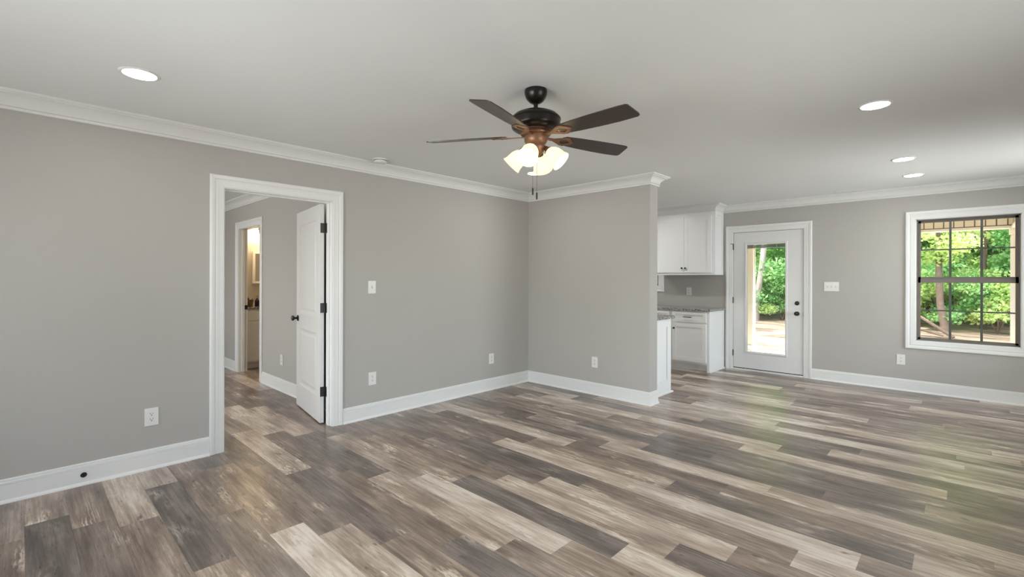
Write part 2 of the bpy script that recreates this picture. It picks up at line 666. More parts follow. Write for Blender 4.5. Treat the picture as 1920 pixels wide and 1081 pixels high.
def make_floor():
    rnd = random.Random(11)
    X0, X1, Y0, Y1 = XBATH - 0.1, XR + 0.1, YR - 0.1, YC + 0.10
    verts, faces, uvs, tone, seed, grey = [], [], [], [], [], []
    r = math.floor((Y0 - PH) / PW)
    while PH + PW * r < Y1:
        y0, y1 = max(Y0, PH + PW * r), min(Y1, PH + PW * (r + 1))
        if r in ROWS:
            base, tn = ROWS[r]
        else:
            base, tn = rnd.uniform(-3, -2), {}
        k = math.floor((X0 - base) / PL)
        while base + PL * k < X1:
            a, b = max(X0, base + PL * k), min(X1, base + PL * (k + 1))
            if b > a:
                t, g = tn.get(k, (rnd.choice([.26, .32, .36, .42, .45, .55, .7, .78]), rnd.uniform(0, .6)))
                sd = rnd.random()
                i = len(verts)
                verts += [(a, y0, 0), (b, y0, 0), (b, y1, 0), (a, y1, 0)]
                faces.append((i, i + 1, i + 2, i + 3))
                u0 = a - (base + PL * k)
                v0 = y0 - (PH + PW * r)
                uvs += [(u0, v0), (u0 + b - a, v0), (u0 + b - a, v0 + y1 - y0), (u0, v0 + y1 - y0)]
                tone.append(t)
                seed.append(sd)
                grey.append(g)
            k += 1
        r += 1
    nf = len(faces)
    # underside so the floor is a solid slab
    i = len(verts)
    verts += [(X0, Y0, -.1), (X1, Y0, -.1), (X1, Y1, -.1), (X0, Y1, -.1), (X0, Y0, 0), (X1, Y0, 0), (X1, Y1, 0), (X0, Y1, 0)]
    faces += [(i + 3, i + 2, i + 1, i), (i, i + 1, i + 5, i + 4), (i + 1, i + 2, i + 6, i + 5), (i + 2, i + 3, i + 7, i + 6), (i + 3, i, i + 4, i + 7)]
    uvs += [(0, 0)] * 20
    tone += [.4] * 5
    seed += [0] * 5
    grey += [0] * 5
    me = bpy.data.meshes.new('floor')
    me.from_pydata(verts, [], faces)
    uvl = me.uv_layers.new(name='plank')
    uvl.data.foreach_set('uv', np.array(uvs, dtype=np.float32).ravel())
    for nm, arr in (('tone', tone), ('seed', seed), ('grey', grey)):
        at = me.attributes.new(nm, 'FLOAT', 'FACE')
        at.data.foreach_set('value', np.array(arr, dtype=np.float32))
    me.materials.append(M['floor'])
    o = bpy.data.objects.new('floor', me)
    COL.objects.link(o)
    struct(o, 'weathered grey-brown wood plank floor running through the rooms', 'floor')


make_floor()

# ------------------------------------------------------------------ ceiling, roof, walls
b = MB()
b.box(XBATH - .2, XR + .2, YR - .2, YC + .16, H, H + .12)
struct(b.build('ceiling', M['ceiling']), 'smooth white painted ceiling over the room', 'ceiling')
b = MB()
b.box(XBATH - .6, XR + 1.7, YR - 2.6, 10.62, H + .22, H + .34)  # overhang stretched sideways and forward to keep sun off the windows
struct(b.build('roof', M['roof']), 'house roof over the back porch, overhang widened to block the sun', 'roof')


def wall_with_holes(mb, axis, a0, a1, f0, f1, z0, z1, holes):
    """axis 'x': wall runs along x between a0,a1; thickness f0..f1 in y. holes: (h0,h1,zz0,zz1)"""
    def bx(u0, u1, zz0, zz1):
        if u1 - u0 < 1e-4 or zz1 - zz0 < 1e-4:
            return
        if axis == 'x':
            mb.box(u0, u1, f0, f1, zz0, zz1)
        else:
            mb.box(f0, f1, u0, u1, zz0, zz1)
    cur = a0
    for h0, h1, zz0, zz1 in sorted(holes):
        bx(cur, h0, z0, z1)
        bx(h0, h1, z0, zz0)
        bx(h0, h1, zz1, z1)
        cur = h1
    bx(cur, a1, z0, z1)


b = MB()
wall_with_holes(b, 'y', YR, YB2, XA - WT, XA, 0, H, [(D1[0] - .02, D1[1] + .02, 0, D1[2] + .02)])
struct(b.build('wall_left', M['wall']), 'long greige wall with the open bedroom door', 'wall')
b = MB()
b.box(-5.3, XA - WT, YB, YB2, 0, H)
b.box(XA, XB, YB, YB2, 0, H)
struct(b.build('wall_partition', M['wall']), 'short greige wall that screens the kitchen', 'wall')
b = MB()
wall_with_holes(b, 'x', -5.42, XR + .12, YC, YC + .16, 0, H,
                [(BD[0] - .02, BD[1] + .02, 0, BD[2] + .02), WC, KW])
struct(b.build('wall_back', M['wall']), 'greige back wall with the glazed door and the window', 'wall')
b = MB()
b.box(-5.42, -5.3, YB, YC, 0, H)
struct(b.build('wall_kitchen_side', M['wall']), 'greige wall closing the kitchen behind the short wall', 'wall')
RW = [(1.35, 3.05, .62, 2.08), (5.35, 6.85, .62, 2.08)]
b = MB()
wall_with_holes(b, 'y', YR, YC, XR, XR + .12, 0, H, RW)
struct(b.build('wall_right', M['wall']), 'greige wall with two windows, right of the camera', 'wall')
FW = [(-7.05, -5.55, .62, 2.08), (-4.05, -2.75, .62, 2.08), (-2.40, -.86, .62, 2.08)]  # first opening is added to let fill light into the bedroom
b = MB()
wall_with_holes(b, 'x', XBATH - .12, XR + .12, YR - .12, YR, 0, H, FW)
struct(b.build('wall_front', M['wall']), 'greige front wall behind the camera', 'wall')
b = MB()
wall_with_holes(b, 'x', XBATH, XA - WT, YH, YH + WT, 0, H, [(BAD[0] - .02, BAD[1] + .02, 0, BAD[2] + .02)])
struct(b.build('wall_bedroom', M['wall']), 'greige bedroom wall with the bathroom doorway', 'wall')
b = MB()
b.box(XBATH - .12, XBATH, YR, 4.8, 0, H)
struct(b.build('wall_bathroom_far', M['bathwall']), 'far wall behind the bathroom vanity', 'wall')
b = MB()
b.box(XBATH, -5.9, 4.3, 4.42, 0, H)
b.box(-6.0, -5.88, YH + WT, 4.3, 0, H)
struct(b.build('wall_bathroom_side', M['bathwall']), 'inner walls closing the small bathroom', 'wall')

# ------------------------------------------------------------------ crown moulding, baseboards
ZC = 2.359
CROWN = [(0, ZC), (.012, ZC), (.016, ZC + .003), (.016, ZC + .013), (.009, ZC + .014), (.009, ZC + .019), (.019, ZC + .021),
         (.021, ZC + .027), (.015, ZC + .029), (.020, ZC + .040), (.032, ZC + .056), (.048, ZC + .070), (.066, ZC + .080),
         (.080, ZC + .083), (.080, ZC + .089), (.090, ZC + .090), (.096, ZC + .093), (.100, ZC + .098), (.100, H - .0005), (0, H - .0005)]
BASE = [(0, 0), (.030, 0), (.0295, .005), (.026, .012), (.020, .017), (.015, .019), (.015, .103), (.010, .105),
        (.010, .109), (.0145, .110), (.0145, .121), (.011, .124), (.006, .125), (.006, .129), (.0095, .130), (.008, .138), (.003, .141), (0, .141)]

b = MB()
b.run((XA, YR, 0), (XA, YB, 0), (1, 0, 0), CROWN, -1, -1)
struct(b.build('trim_1', M['trim']), 'white crown moulding along the long left wall', 'crown moulding')
b = MB()
b.run((XA, YB, 0), (XB, YB, 0), (0, -1, 0), CROWN, -1, 1)
b.run((XB, YB, 0), (XB, YB2, 0), (1, 0, 0), CROWN, 1, 1)
b.run((XB, YB2, 0), (-5.3, YB2, 0), (0, 1, 0), CROWN, 1, -1)
struct(b.build('trim_2', M['trim']), 'white crown moulding wrapping the end of the short wall', 'crown moulding')
b = MB()
b.run((-2.66, YC, 0), (XR, YC, 0), (0, -1, 0), CROWN, 0, -1)
b.run((-5.3, YC, 0), (-3.615, YC, 0), (0, -1, 0), CROWN, -1, 0)
struct(b.build('trim_3', M['trim']), 'white crown moulding along the back wall above door and window', 'crown moulding')
b = MB()
b.run((XR, YC, 0), (XR, YR, 0), (-1, 0, 0), CROWN, -1, -1)
b.run((XR, YR, 0), (XA, YR, 0), (0, 1, 0), CROWN, -1, -1)
struct(b.build('trim_4', M['trim']), 'white crown moulding on the walls beside and behind the camera', 'crown moulding')
b = MB()
b.run((XBATH, YH, 0), (XA - WT, YH, 0), (0, -1, 0), CROWN, 0, 0)
struct(b.build('trim_5', M['trim']), 'white crown moulding in the bedroom seen through the doorway', 'crown moulding')

CW = .0965   # door casing width
b = MB()
b.run((XA, YR, 0), (XA, D1[0] - .006 - CW, 0), (1, 0, 0), BASE, -1, 0)
b.run((XA, D1[1] + .006 + CW, 0), (XA, YB, 0), (1, 0, 0), BASE, 0, -1)
struct(b.build('baseboard_left', M['trim']), 'white baseboard and shoe along the left wall', 'baseboard')
b = MB()
b.run((XA, YB, 0), (XB, YB, 0), (0, -1, 0), BASE, -1, 1)
b.run((XB, YB, 0), (XB, YB2, 0), (1, 0, 0), BASE, 1, 0)
struct(b.build('baseboard_partition', M['trim']), 'white baseboard round the foot of the short wall', 'baseboard')
b = MB()
b.run((BD[1] + .006 + CW, YC, 0), (XR, YC, 0), (0, -1, 0), BASE, 0, -1)
struct(b.build('baseboard_back', M['trim']), 'white baseboard right of the back door', 'baseboard')
b = MB()
b.run((XR, YC, 0), (XR, YR, 0), (-1, 0, 0), BASE, -1, -1)
b.run((XR, YR, 0), (XA, YR, 0), (0, 1, 0), BASE, -1, -1)
struct(b.build('baseboard_right', M['trim']), 'white baseboard on the walls beside and behind the camera', 'baseboard')
b = MB()
b.run((XBATH, YH, 0), (BAD[0] - .006 - CW, YH, 0), (0, -1, 0), BASE, 0, 0)
b.run((BAD[1] + .006 + CW, YH, 0), (XA - WT, YH, 0), (0, -1, 0), BASE, 0, 0)
struct(b.build('baseboard_bedroom', M['trim']), 'white baseboard in the bedroom beside the bathroom doorway', 'baseboard')

CAS = [(0, 0), (0, .009), (.004, .011), (.030, .0125), (.046, .015), (.052, .0125), (.058, .0125), (.066, .019),
       (.082, .021), (CW - .008, .021), (CW - .002, .017), (CW, .010), (CW, 0)]


# ---- door_1: bedroom door in the left wall
d1 = empty('door_1', (XA, (D1[0] + D1[1]) / 2, 0))
struct(d1, 'white two-panel bedroom door standing open in the left wall', 'door')
r_ = .006
y0, y1, zt = D1
b = MB()
b.frame([(XA, y0 - r_, 0), (XA, y0 - r_, zt + r_), (XA, y1 + r_, zt + r_), (XA, y1 + r_, 0)], (1, 0, 0), CAS)
b.frame([(XA - WT, y0 - r_, 0), (XA - WT, y0 - r_, zt + r_), (XA - WT, y1 + r_, zt + r_), (XA - WT, y1 + r_, 0)], (-1, 0, 0), CAS)
b.build('casing', M['trim'], d1)
b = MB()
b.box(XA - WT, XA, y0 - .019, y0, 0, zt + .019)
b.box(XA - WT, XA, y1, y1 + .019, 0, zt + .019)
b.box(XA - WT, XA, y0, y1, zt, zt + .019)
b.box(XA - .075, XA - .040, y0, y0 + .011, 0, zt)      # stops
b.box(XA - .075, XA - .040, y1 - .011, y1, 0, zt)
b.box(XA - .075, XA - .040, y0 + .011, y1 - .011, zt - .011, zt)
b.build('jamb', M['trim'], d1)

# leaf, built closed-in-local frame then swung open: local u along width from the hinge, v thickness, z
piv = Vector((XA - WT - .018, y1 - .012, 0))
ang = math.radians(8.5)
U = Vector((-math.cos(ang), math.sin(ang), 0))     # from the hinge towards the free edge
V = Vector((-math.sin(ang), -math.cos(ang), 0))    # towards the camera side of the leaf
LEAF = Matrix(((U.x, V.x, 0, piv.x), (U.y, V.y, 0, piv.y), (0, 0, 1, 0), (0, 0, 0, 1)))


def panel_leaf(width, h0, h1, th, panels, xf):
    """door slab with moulded, sunk panels on both faces"""
    mb = MB()
    us = sorted({0, width, *[p[0] for p in panels], *[p[1] for p in panels]})
    for side in (0, 1):
        vf = th if side else 0.0
        sg = -1 if side else 1
        # stiles / rails around the panels as flat quads
        zs = sorted({h0, h1, *[p[2] for p in panels], *[p[3] for p in panels]})
        for i in range(len(us) - 1):
            for j in range(len(zs) - 1):
                uc, zc = (us[i] + us[i + 1]) / 2, (zs[j] + zs[j + 1]) / 2
                if any(p[0] < uc < p[1] and p[2] < zc < p[3] for p in panels):
                    continue
                q = [(us[i], vf, zs[j]), (us[i + 1], vf, zs[j]), (us[i + 1], vf, zs[j + 1]), (us[i], vf, zs[j + 1])]
                mb.bm.faces.new([mb.bm.verts.new(xf @ Vector(p)) for p in q])
        for u0, u1, z0, z1 in panels:
            rings = []
            for ins, dep in ((0, 0), (.007, .0015), (.014, .008), (.030, .010), (.040, .0095), (.060, .0035), (.064, .003)):
                v = vf + sg * dep
                rings.append([xf @ Vector(p) for p in ((u0 + ins, v, z0 + ins), (u1 - ins, v, z0 + ins),
                                                      (u1 - ins, v, z1 - ins), (u0 + ins, v, z1 - ins))])
            vr = [[mb.bm.verts.new(p) for p in ring] for ring in rings]
            for a, c in zip(vr, vr[1:]):
                for i in range(4):
                    mb.bm.faces.new((a[i], a[(i + 1) % 4], c[(i + 1) % 4], c[i]))
            mb.bm.faces.new(vr[-1])
    for (a, c) in (((0, h0), (width, h0)), ((width, h0), (width, h1)), ((width, h1), (0, h1)), ((0, h1), (0, h0))):
        q = [(a[0], 0, a[1]), (c[0], 0, c[1]), (c[0], th, c[1]), (a[0], th, a[1])]
        mb.bm.faces.new([mb.bm.verts.new(xf @ Vector(p)) for p in q])
    return mb


mb = panel_leaf(.858, .012, 2.037, .035, [(.125, .733, .24, .835), (.125, .733, .985, 1.905)], LEAF)
leaf = mb.build('door_leaf', M['door'], d1)
for z in (1.815, 1.075, .30):
    b = MB()
    b.box(-.004, .001, -.002, .033, z - .045, z + .045, .0008, LEAF)
    b.tube([LEAF @ Vector((-.006, -.004, z - .047)), LEAF @ Vector((-.006, -.004, z + .047))], .0065, 10)
    b.box(XA - WT - .001, XA - WT + .036, y1 - .004, y1 + .0005, z - .045, z + .045, .0008)
    b.build('hinge', M['black'], leaf)['label'] = 'black hinge'
b = MB()
kx, kz = .795, .93
KN = [(.0, -.001), (.030, -.001), (.032, .003), (.030, .008), (.014, .011), (.011, .018), (.011, .030), (.016, .036),
      (.024, .042), (.028, .050), (.027, .058), (.020, .064), (.0, .066)]
for sg in (1, -1):
    base = .035 if sg > 0 else 0.0
    xf = LEAF @ Matrix.Translation((kx, base, kz)) @ Matrix.Rotation(math.radians(-90 * sg), 4, 'X')
    b.lathe(KN, n=28, xf=xf)
b.build('door_knob', M['black'], leaf, smooth=True)['label'] = 'black round door knob'

# ---- door_2: bathroom doorway in the bedroom wall
d2 = empty('door_2', ((BAD[0] + BAD[1]) / 2, YH, 0))
struct(d2, 'white cased doorway from the bedroom into the lit bathroom', 'doorway')
x0, x1, zt = BAD
b = MB()
b.frame([(x0 - r_, YH, 0), (x0 - r_, YH, zt + r_), (x1 + r_, YH, zt + r_), (x1 + r_, YH, 0)], (0, -1, 0), CAS)
b.build('casing', M['trim'], d2)
b = MB()
b.box(x0 - .019, x0, YH, YH + WT, 0, zt + .019)
b.box(x1, x1 + .019, YH, YH + WT, 0, zt + .019)
b.box(x0, x1, YH, YH + WT, zt, zt + .019)
b.box(x0, x0 + .011, YH + .040, YH + .075, 0, zt)
b.box(x1 - .011, x1, YH + .040, YH + .075, 0, zt)
b.build('jamb', M['trim'], d2)
b = MB()
b.box(x0 - .001, x0 + .0025, YH + .077, YH + .115, .895, .955, .0008)
b.build('strike_plate', M['black'], d2)['label'] = 'black strike plate'

# ---- door_3: glazed back door
d3 = empty('door_3', ((BD[0] + BD[1]) / 2, YC, 0))
struct(d3, 'white exterior door with a tall clear glass panel', 'door')
x0, x1, zt = BD
b = MB()
b.frame([(x0 - r_, YC, 0), (x0 - r_, YC, zt + r_), (x1 + r_, YC, zt + r_), (x1 + r_, YC, 0)], (0, -1, 0), CAS)
b.build('casing', M['trim'], d3)
b = MB()
b.box(x0 - .019, x0, YC, YC + .16, 0, zt + .019)
b.box(x1, x1 + .019, YC, YC + .16, 0, zt + .019)
b.box(x0, x1, YC, YC + .16, zt, zt + .019)
b.build('jamb', M['trim'], d3)
b = MB()
b.box(x0, x1, YC - .012, YC + .15, 0, .022, .003)
b.build('threshold', M['trim'], d3)
b = MB()
g = .004
b.box(x0 + .0005, x1 - .0005, YC + .012, YC + .06, .022, .034)  # dark strips colour in the shade of the gaps round the leaf
b.box(x0 + .0002, x0 + g, YC + .012, YC + .05, .034, zt - .0005)
b.box(x1 - g, x1 - .0002, YC + .012, YC + .05, .034, zt - .0005)
b.box(x0 + g, x1 - g, YC + .012, YC + .05, zt - g, zt - .0002)
b.build('gap_shade', M['gap'], d3)['label'] = 'black strip standing in for the shaded gap round the door leaf'
GX0, GX1, GZ0, GZ1 = -2.318, -1.812, .285, 1.862      # clear glass
b = MB()
wall_with_holes(b, 'x', x0 + g, x1 - g, YC + .008, YC + .052, .034, zt - g, [(GX0 - .01, GX1 + .01, GZ0 - .01, GZ1 + .01)])
leaf3 = b.build('door_leaf', M['door'], d3)
b = MB()
LITE = [(0, -.004), (0, .006), (.006, .011), (.018, .012), (.026, .008), (.030, 0), (.030, -.004)]
b.frame([(GX0, YC + .008, GZ0), (GX0, YC + .008, GZ1), (GX1, YC + .008, GZ1), (GX1, YC + .008, GZ0)], (0, -1, 0), LITE, closed=True)
b.box(GX0 - .012, GX0, YC + .006, YC + .05, GZ0 - .012, GZ1 + .012)
b.box(GX1, GX1 + .012, YC + .006, YC + .05, GZ0 - .012, GZ1 + .012)
b.box(GX0, GX1, YC + .006, YC + .05, GZ0 - .012, GZ0)
b.box(GX0, GX1, YC + .006, YC + .05, GZ1, GZ1 + .012)
b.build('glazing_frame', M['door'], leaf3)
b = MB()
b.box(GX0, GX1, YC + .018, YC + .021, GZ0, GZ1)
b.build('glass', M['glass'], leaf3)
b = MB()
for i in range(7):
    z = GZ1 - .006 - i * .0062
    b.box(GX0 + .004, GX1 - .004, YC + .024, YC + .040, z - .0045, z, 0)
bl = b.build('blind', M['blind'], leaf3)
bl['label'] = 'grey blind slats stacked between the panes'
b = MB()
for x in (GX0 + .085, GX1 - .115):
    b.box(x - .004, x + .004, YC + .0222, YC + .0238, GZ1 - .054, GZ1)
b.box(GX0 + .004, GX1 - .004, YC + .0222, YC + .041, GZ1 - .058, GZ1 - .050)
b.build('blind_rail', M['plate'], leaf3)['label'] = 'white blind rail and cords'
b = MB()
b.box(GX1 - .002, GX1 + .008, YC - .002, YC + .012, .93, 1.02, .002)
b.build('blind_slider', M['plate'], leaf3)
for nm, z, rr in (('deadbolt', 1.020, .029), ('door_knob', .876, .031)):
    b = MB()
    xf = Matrix.Translation((-1.665, YC + .008, z)) @ Matrix.Rotation(math.radians(90), 4, 'X')
    if nm == 'deadbolt':
        b.lathe([(0, 0), (rr, 0), (rr, .006), (rr * .85, .010), (.012, .012), (0, .012)], n=28, xf=xf)
        b.box(-1.677, -1.653, YC - .020, YC - .004, z - .004, z + .004, .001)
    else:
        b.lathe([(0, 0), (rr, 0), (rr, .005), (.013, .009), (.012, .028), (.022, .036), (.028, .046), (.026, .056), (.015, .061), (0, .062)], n=28, xf=xf)
    b.build(nm, M['black'], leaf3, smooth=True)['label'] = 'black round ' + nm.replace('_', ' ')
b = MB()
b.box(x1 - .002, x1 + .0015, YC - .0005, YC + .03, .84, .905)
b.build('strike_plate', M['black'], d3)['label'] = 'black strike plate'
for z in (1.836, 1.037, .247):
    b = MB()
    b.tube([(x0 + .002, YC - .004, z - .045), (x0 + .002, YC - .004, z + .045)], .006, 10)
    b.box(x0 - .002, x0 + .006, YC - .004, YC + .010, z - .044, z + .044)
    if z > 1.5:
        b.tube([(x0 + .002, YC - .004, z + .047), (x0 - .030, YC - .024, z + .047)], .004, 8)
    b.build('hinge', M['black'], leaf3)['label'] = 'black hinge'


# ------------------------------------------------------------------ windows
def double_hung(name, label, x0, x1, z0, z1, ywall, depth, nrm_y, root_xf=None, cols=3, rows=2, col=None, outer_right=None):
    """window whose room side faces -y; placed with a transform for other walls"""
    X = root_xf or Matrix.Identity(4)
    w = empty(name, X @ Vector(((x0 + x1) / 2, ywall, z0)))
    struct(w, label, 'window')
    c = col or M['vinyl']
    b = MB()
    b.frame([(x0, ywall, z0), (x0, ywall, z1), (x1, ywall, z1), (x1, ywall, z0)], (0, -1, 0), CAS, closed=True)
    for v in b.bm.verts:
        v.co = X @ v.co
    b.build('window_casing', M['trim'], w)
    b = MB()
    t = .006
    b.box(x0, x0 + t, ywall, ywall + depth, z0, z1)
    b.box(x1 - t, x1, ywall, ywall + depth, z0, z1)
    b.box(x0, x1, ywall, ywall + depth, z0, z0 + t)
    b.box(x0, x1, ywall, ywall + depth, z1 - t, z1)
    for v in b.bm.verts:
        v.co = X @ v.co
    b.build('window_reveal', M['trim'], w)
    a0, a1, c0, c1 = x0 + t, x1 - t, z0 + t, z1 - t
    ym = ywall + .030
    b = MB()
    f = .012
    for bb in ((a0, a0 + f, c0, c1), (a1 - f, a1, c0, c1), (a0, a1, c0, c0 + f), (a0, a1, c1 - f, c1)):
        b.box(bb[0], bb[1], ym, ym + .085, bb[2], bb[3])
    for v in b.bm.verts:
        v.co = X @ v.co
    fr = b.build('window_frame', c, w)
    zm = (c0 + c1) / 2 + .008
    for nm, s0, s1, ys in (('upper_sash', zm - .008, c1 - f, ym + .050), ('lower_sash', c0 + f, zm + .008, ym + .012)):
        b = MB()
        sw = .024
        rb, rt = (.038, sw) if nm == 'upper_sash' else (sw, .046)
        u0, u1 = a0 + f, a1 - f
        for bb in ((u0, u0 + sw, s0, s1), (u1 - sw, u1, s0, s1), (u0, u1, s0, s0 + rb), (u0, u1, s1 - rt, s1)):
            b.box(bb[0], bb[1], ys, ys + .030, bb[2], bb[3])
        if nm == 'lower_sash':
            for xx in (u0 + .2 * (u1 - u0), u0 + .78 * (u1 - u0)):
                b.box(xx - .03, xx + .03, ys + .002, ys + .028, s1, s1 + .012, .003)
        for v in b.bm.verts:
            v.co = X @ v.co
        sash = b.build(nm, c, w)
        g0, g1, h0, h1 = u0 + sw, u1 - sw, s0 + rb, s1 - rt
        b = MB()
        for k in range(1, cols):
            xx = g0 + (g1 - g0) * k / cols
            b.box(xx - .011, xx + .011, ys + .011, ys + .019, h0, h1)
        for k in range(1, rows):
            zz = h0 + (h1 - h0) * k / rows
            b.box(g0, g1, ys + .0115, ys + .0185, zz - .008, zz + .008)
        for v in b.bm.verts:
            v.co = X @ v.co
        b.build('grille', M['vinyl_grey'], sash)
        b = MB()
        b.box(g0, g1, ys + .008, ys + .0095, h0, h1)
        for v in b.bm.verts:
            v.co = X @ v.co
        b.build('glass', M['glass'], sash)
    return w


double_hung('window_1', 'taupe double-hung window with white casing looking onto the woods', *WC, YC, .16, -1)
double_hung('window_2', 'kitchen window with white casing, mostly hidden by the short wall', *KW, YC, .16, -1)
# unseen windows beside and behind the camera; the bedroom one is added for fill light
for i, (h0, h1, zz0, zz1) in enumerate(RW):
    X = Matrix.Translation((XR, (h0 + h1) / 2, 0)) @ Matrix.Rotation(math.radians(-90), 4, 'Z')
    wd = (h1 - h0) / 2
    double_hung('window_%d' % (3 + i), 'side window with white casing, ' + ('nearer the camera' if i == 0 else 'nearer the back wall'), -wd, wd, zz0, zz1, 0, .12, -1, X)
for i, (h0, h1, zz0, zz1) in enumerate(FW):
    X = Matrix.Translation(((h0 + h1) / 2, YR, 0)) @ Matrix.Rotation(math.radians(180), 4, 'Z')
    wd = (h1 - h0) / 2
    double_hung('window_%d' % (5 + i), 'front window with white casing behind the camera, ' + ('added in the bedroom for fill light', 'farther from it', 'close to it')[i], -wd, wd, zz0, zz1, 0, .12, -1, X)


# ------------------------------------------------------------------ ceiling fan
def make_fan():
    C0 = Vector((-1.83, 2.115, H))
    f = empty('ceiling_fan', C0, 'dark bronze ceiling fan with five blades and four lit frosted glass shades', 'ceiling fan')
    b = MB()
    b.lathe([(0, H), (.066, H), (.0675, H - .012), (.066, H - .026), (.058, H - .048), (.044, H - .066), (.028, H - .077), (.014, H - .080)], (C0.x, C0.y, 0), 48)
    b.build('canopy', M['bronze'], f, smooth=True)
    b = MB()
    b.lathe([(.0125, H - .075), (.0125, 2.355), (.016, 2.352), (.030, 2.345), (.036, 2.336), (.036, 2.330)], (C0.x, C0.y, 0), 32)
    b.build('downrod', M['bronze'], f, smooth=True)
    b = MB()
    b.lathe([(.030, 2.336), (.062, 2.335), (.100, 2.328), (.126, 2.316), (.140, 2.303), (.1475, 2.294), (.1485, 2.288), (.145, 2.286),
             (.145, 2.252), (.141, 2.240), (.130, 2.230), (.105, 2.223), (.0, 2.222)], (C0.x, C0.y, 0), 64)
    b.build('motor_housing', M['bronze'], f, smooth=True, angle=50)
    b = MB()
    b.lathe([(.098, 2.224), (.098, 2.219), (.082, 2.217), (.082, 2.213), (.090, 2.206), (.088, 2.200), (.070, 2.194), (0, 2.194)], (C0.x, C0.y, 0), 48)
    b.build('flywheel', M['copper'], f, smooth=True)
    b = MB()
    b.lathe([(.066, 2.196), (.068, 2.176), (.066, 2.160), (.058, 2.146), (.050, 2.140), (.050, 2.134), (.056, 2.130), (.056, 2.116), (.046, 2.100),
             (.034, 2.086), (.024, 2.078), (.012, 2.070), (0, 2.068)], (C0.x, C0.y, 0), 40)
    b.build('light_kit_hub', M['copper'], f, smooth=True)
    # blades and their irons
    R0, R1 = .175, .660
    pitch = math.radians(-13)
    for k in range(5):
        az = math.radians(-1 + 72 * k)
        XF = (Matrix.Translation((C0.x, C0.y, 2.196)) @ Matrix.Rotation(az, 4, 'Z')
              @ Matrix.Rotation(math.radians(1.0), 4, 'Y') @ Matrix.Rotation(pitch, 4, 'X'))
        # outline: clipped tip, one corner cut back
        out = [(R0, -.030), (R0 + .02, -.046), (.30, -.056), (.42, -.063), (.54, -.067), (.60, -.068), (.640, -.066), (.650, -.058),
               (R1, .035), (.657, .048), (.645, .056), (.54, .062), (.42, .060), (.30, .055), (R0 + .02, .046), (R0, .030)]
        if True:
            out = [(x, y) for x, y in out]
        b = MB()
        b.loops([[XF @ Vector((x, y, -.003)) for x, y in out], [XF @ Vector((x, y, .003)) for x, y in out]])
        bl = b.build('blade', M['blade'], f)
        # iron: arm from the flywheel, widening to a pointed loop with an opening
        b = MB()
        o_ = [(.060, -.010), (.120, -.012), (.150, -.026), (.185, -.043), (.215, -.046), (.262, -.006), (.266, 0), (.262, .006), (.215, .046), (.185, .043), (.150, .026), (.120, .012), (.060, .010)]
        i_ = [(.158, -.003), (.165, -.006), (.172, -.012), (.190, -.022), (.205, -.024), (.236, -.003), (.238, 0), (.236, .003), (.205, .024), (.190, .022), (.172, .012), (.165, .006), (.158, .003)]
        top, bot = -.0035, -.0085
        vo = [[b.bm.verts.new(XF @ Vector((x, y, z))) for x, y in o_] for z in (top, bot)]
        vi = [[b.bm.verts.new(XF @ Vector((x, y, z))) for x, y in i_] for z in (top, bot)]
        n = len(o_)
        for j in range(n):
            q = (j + 1) % n
            b.bm.faces.new((vo[0][j], vo[0][q], vo[1][q], vo[1][j]))
            b.bm.faces.new((vi[0][j], vi[0][q], vi[1][q], vi[1][j]))
            for s_ in (0, 1):
                b.bm.faces.new((vo[s_][j], vo[s_][q], vi[s_][q], vi[s_][j]))
        for x, y in ((.205, -.034), (.205, .034), (.250, 0)):
            b.lathe([(0, -.011), (.005, -.0105), (.006, -.0085)], n=10, xf=XF @ Matrix.Translation((x, y, 0)))
        b.build('blade_iron', M['copper'], bl)
    # shades
    for k in range(4):
        az = math.radians(43.7 - 20 + 90 * k)
        d = Vector((math.cos(az), math.sin(az), 0))
        tilt = math.radians(43)
        ax = (d * math.cos(tilt) + Vector((0, 0, -1)) * math.sin(tilt)).normalized()
        neck = Vector((C0.x, C0.y, 2.108)) + d * .072
        q = ax.to_track_quat('Z', 'Y').to_matrix().to_4x4()
        XF = Matrix.Translation(neck) @ q
        b = MB()
        b.tube([Vector((C0.x, C0.y, 2.118)) + d * .03, Vector((C0.x, C0.y, 2.122)) + d * .055, neck + ax * -.012, neck + ax * .004], [.012, .012, .014, .018], 12)
        b.lathe([(.018, .000), (.024, .004), (.026, .018), (.022, .020)], n=20, xf=XF)
        arm = b.build('light_arm', M['copper'], f, smooth=True)
        b = MB()
        pr = [(.022, .008), (.030, .014), (.042, .030), (.050, .050), (.0525, .070), (.0535, .088), (.058, .104), (.0615, .114)]
        pi = [(r - .003, z) for r, z in pr]
        n = 36
        rings = []
        for r, z in pr + pi[::-1]:
            rings.append([XF @ Vector((r * math.cos(2 * math.pi * i / n), r * math.sin(2 * math.pi * i / n), z)) for i in range(n)])
        b.loops(rings, cyc=True)
        b.build('lamp_shade', M['shade'], arm, smooth=True)['label'] = 'frosted glass bell shade glowing warm'
        b = MB()
        b.lathe([(0, .018), (.012, .020), (.013, .034), (.022, .050), (.029, .068), (.030, .080), (.025, .096), (.014, .106), (0, .109)], n=24, xf=XF)
        b.build('light_bulb', M['bulb'], arm, smooth=True)['label'] = 'lit white bulb'
    # pull chains
    vr = Vector((math.cos(math.radians(43.7)), math.sin(math.radians(43.7)), 0))
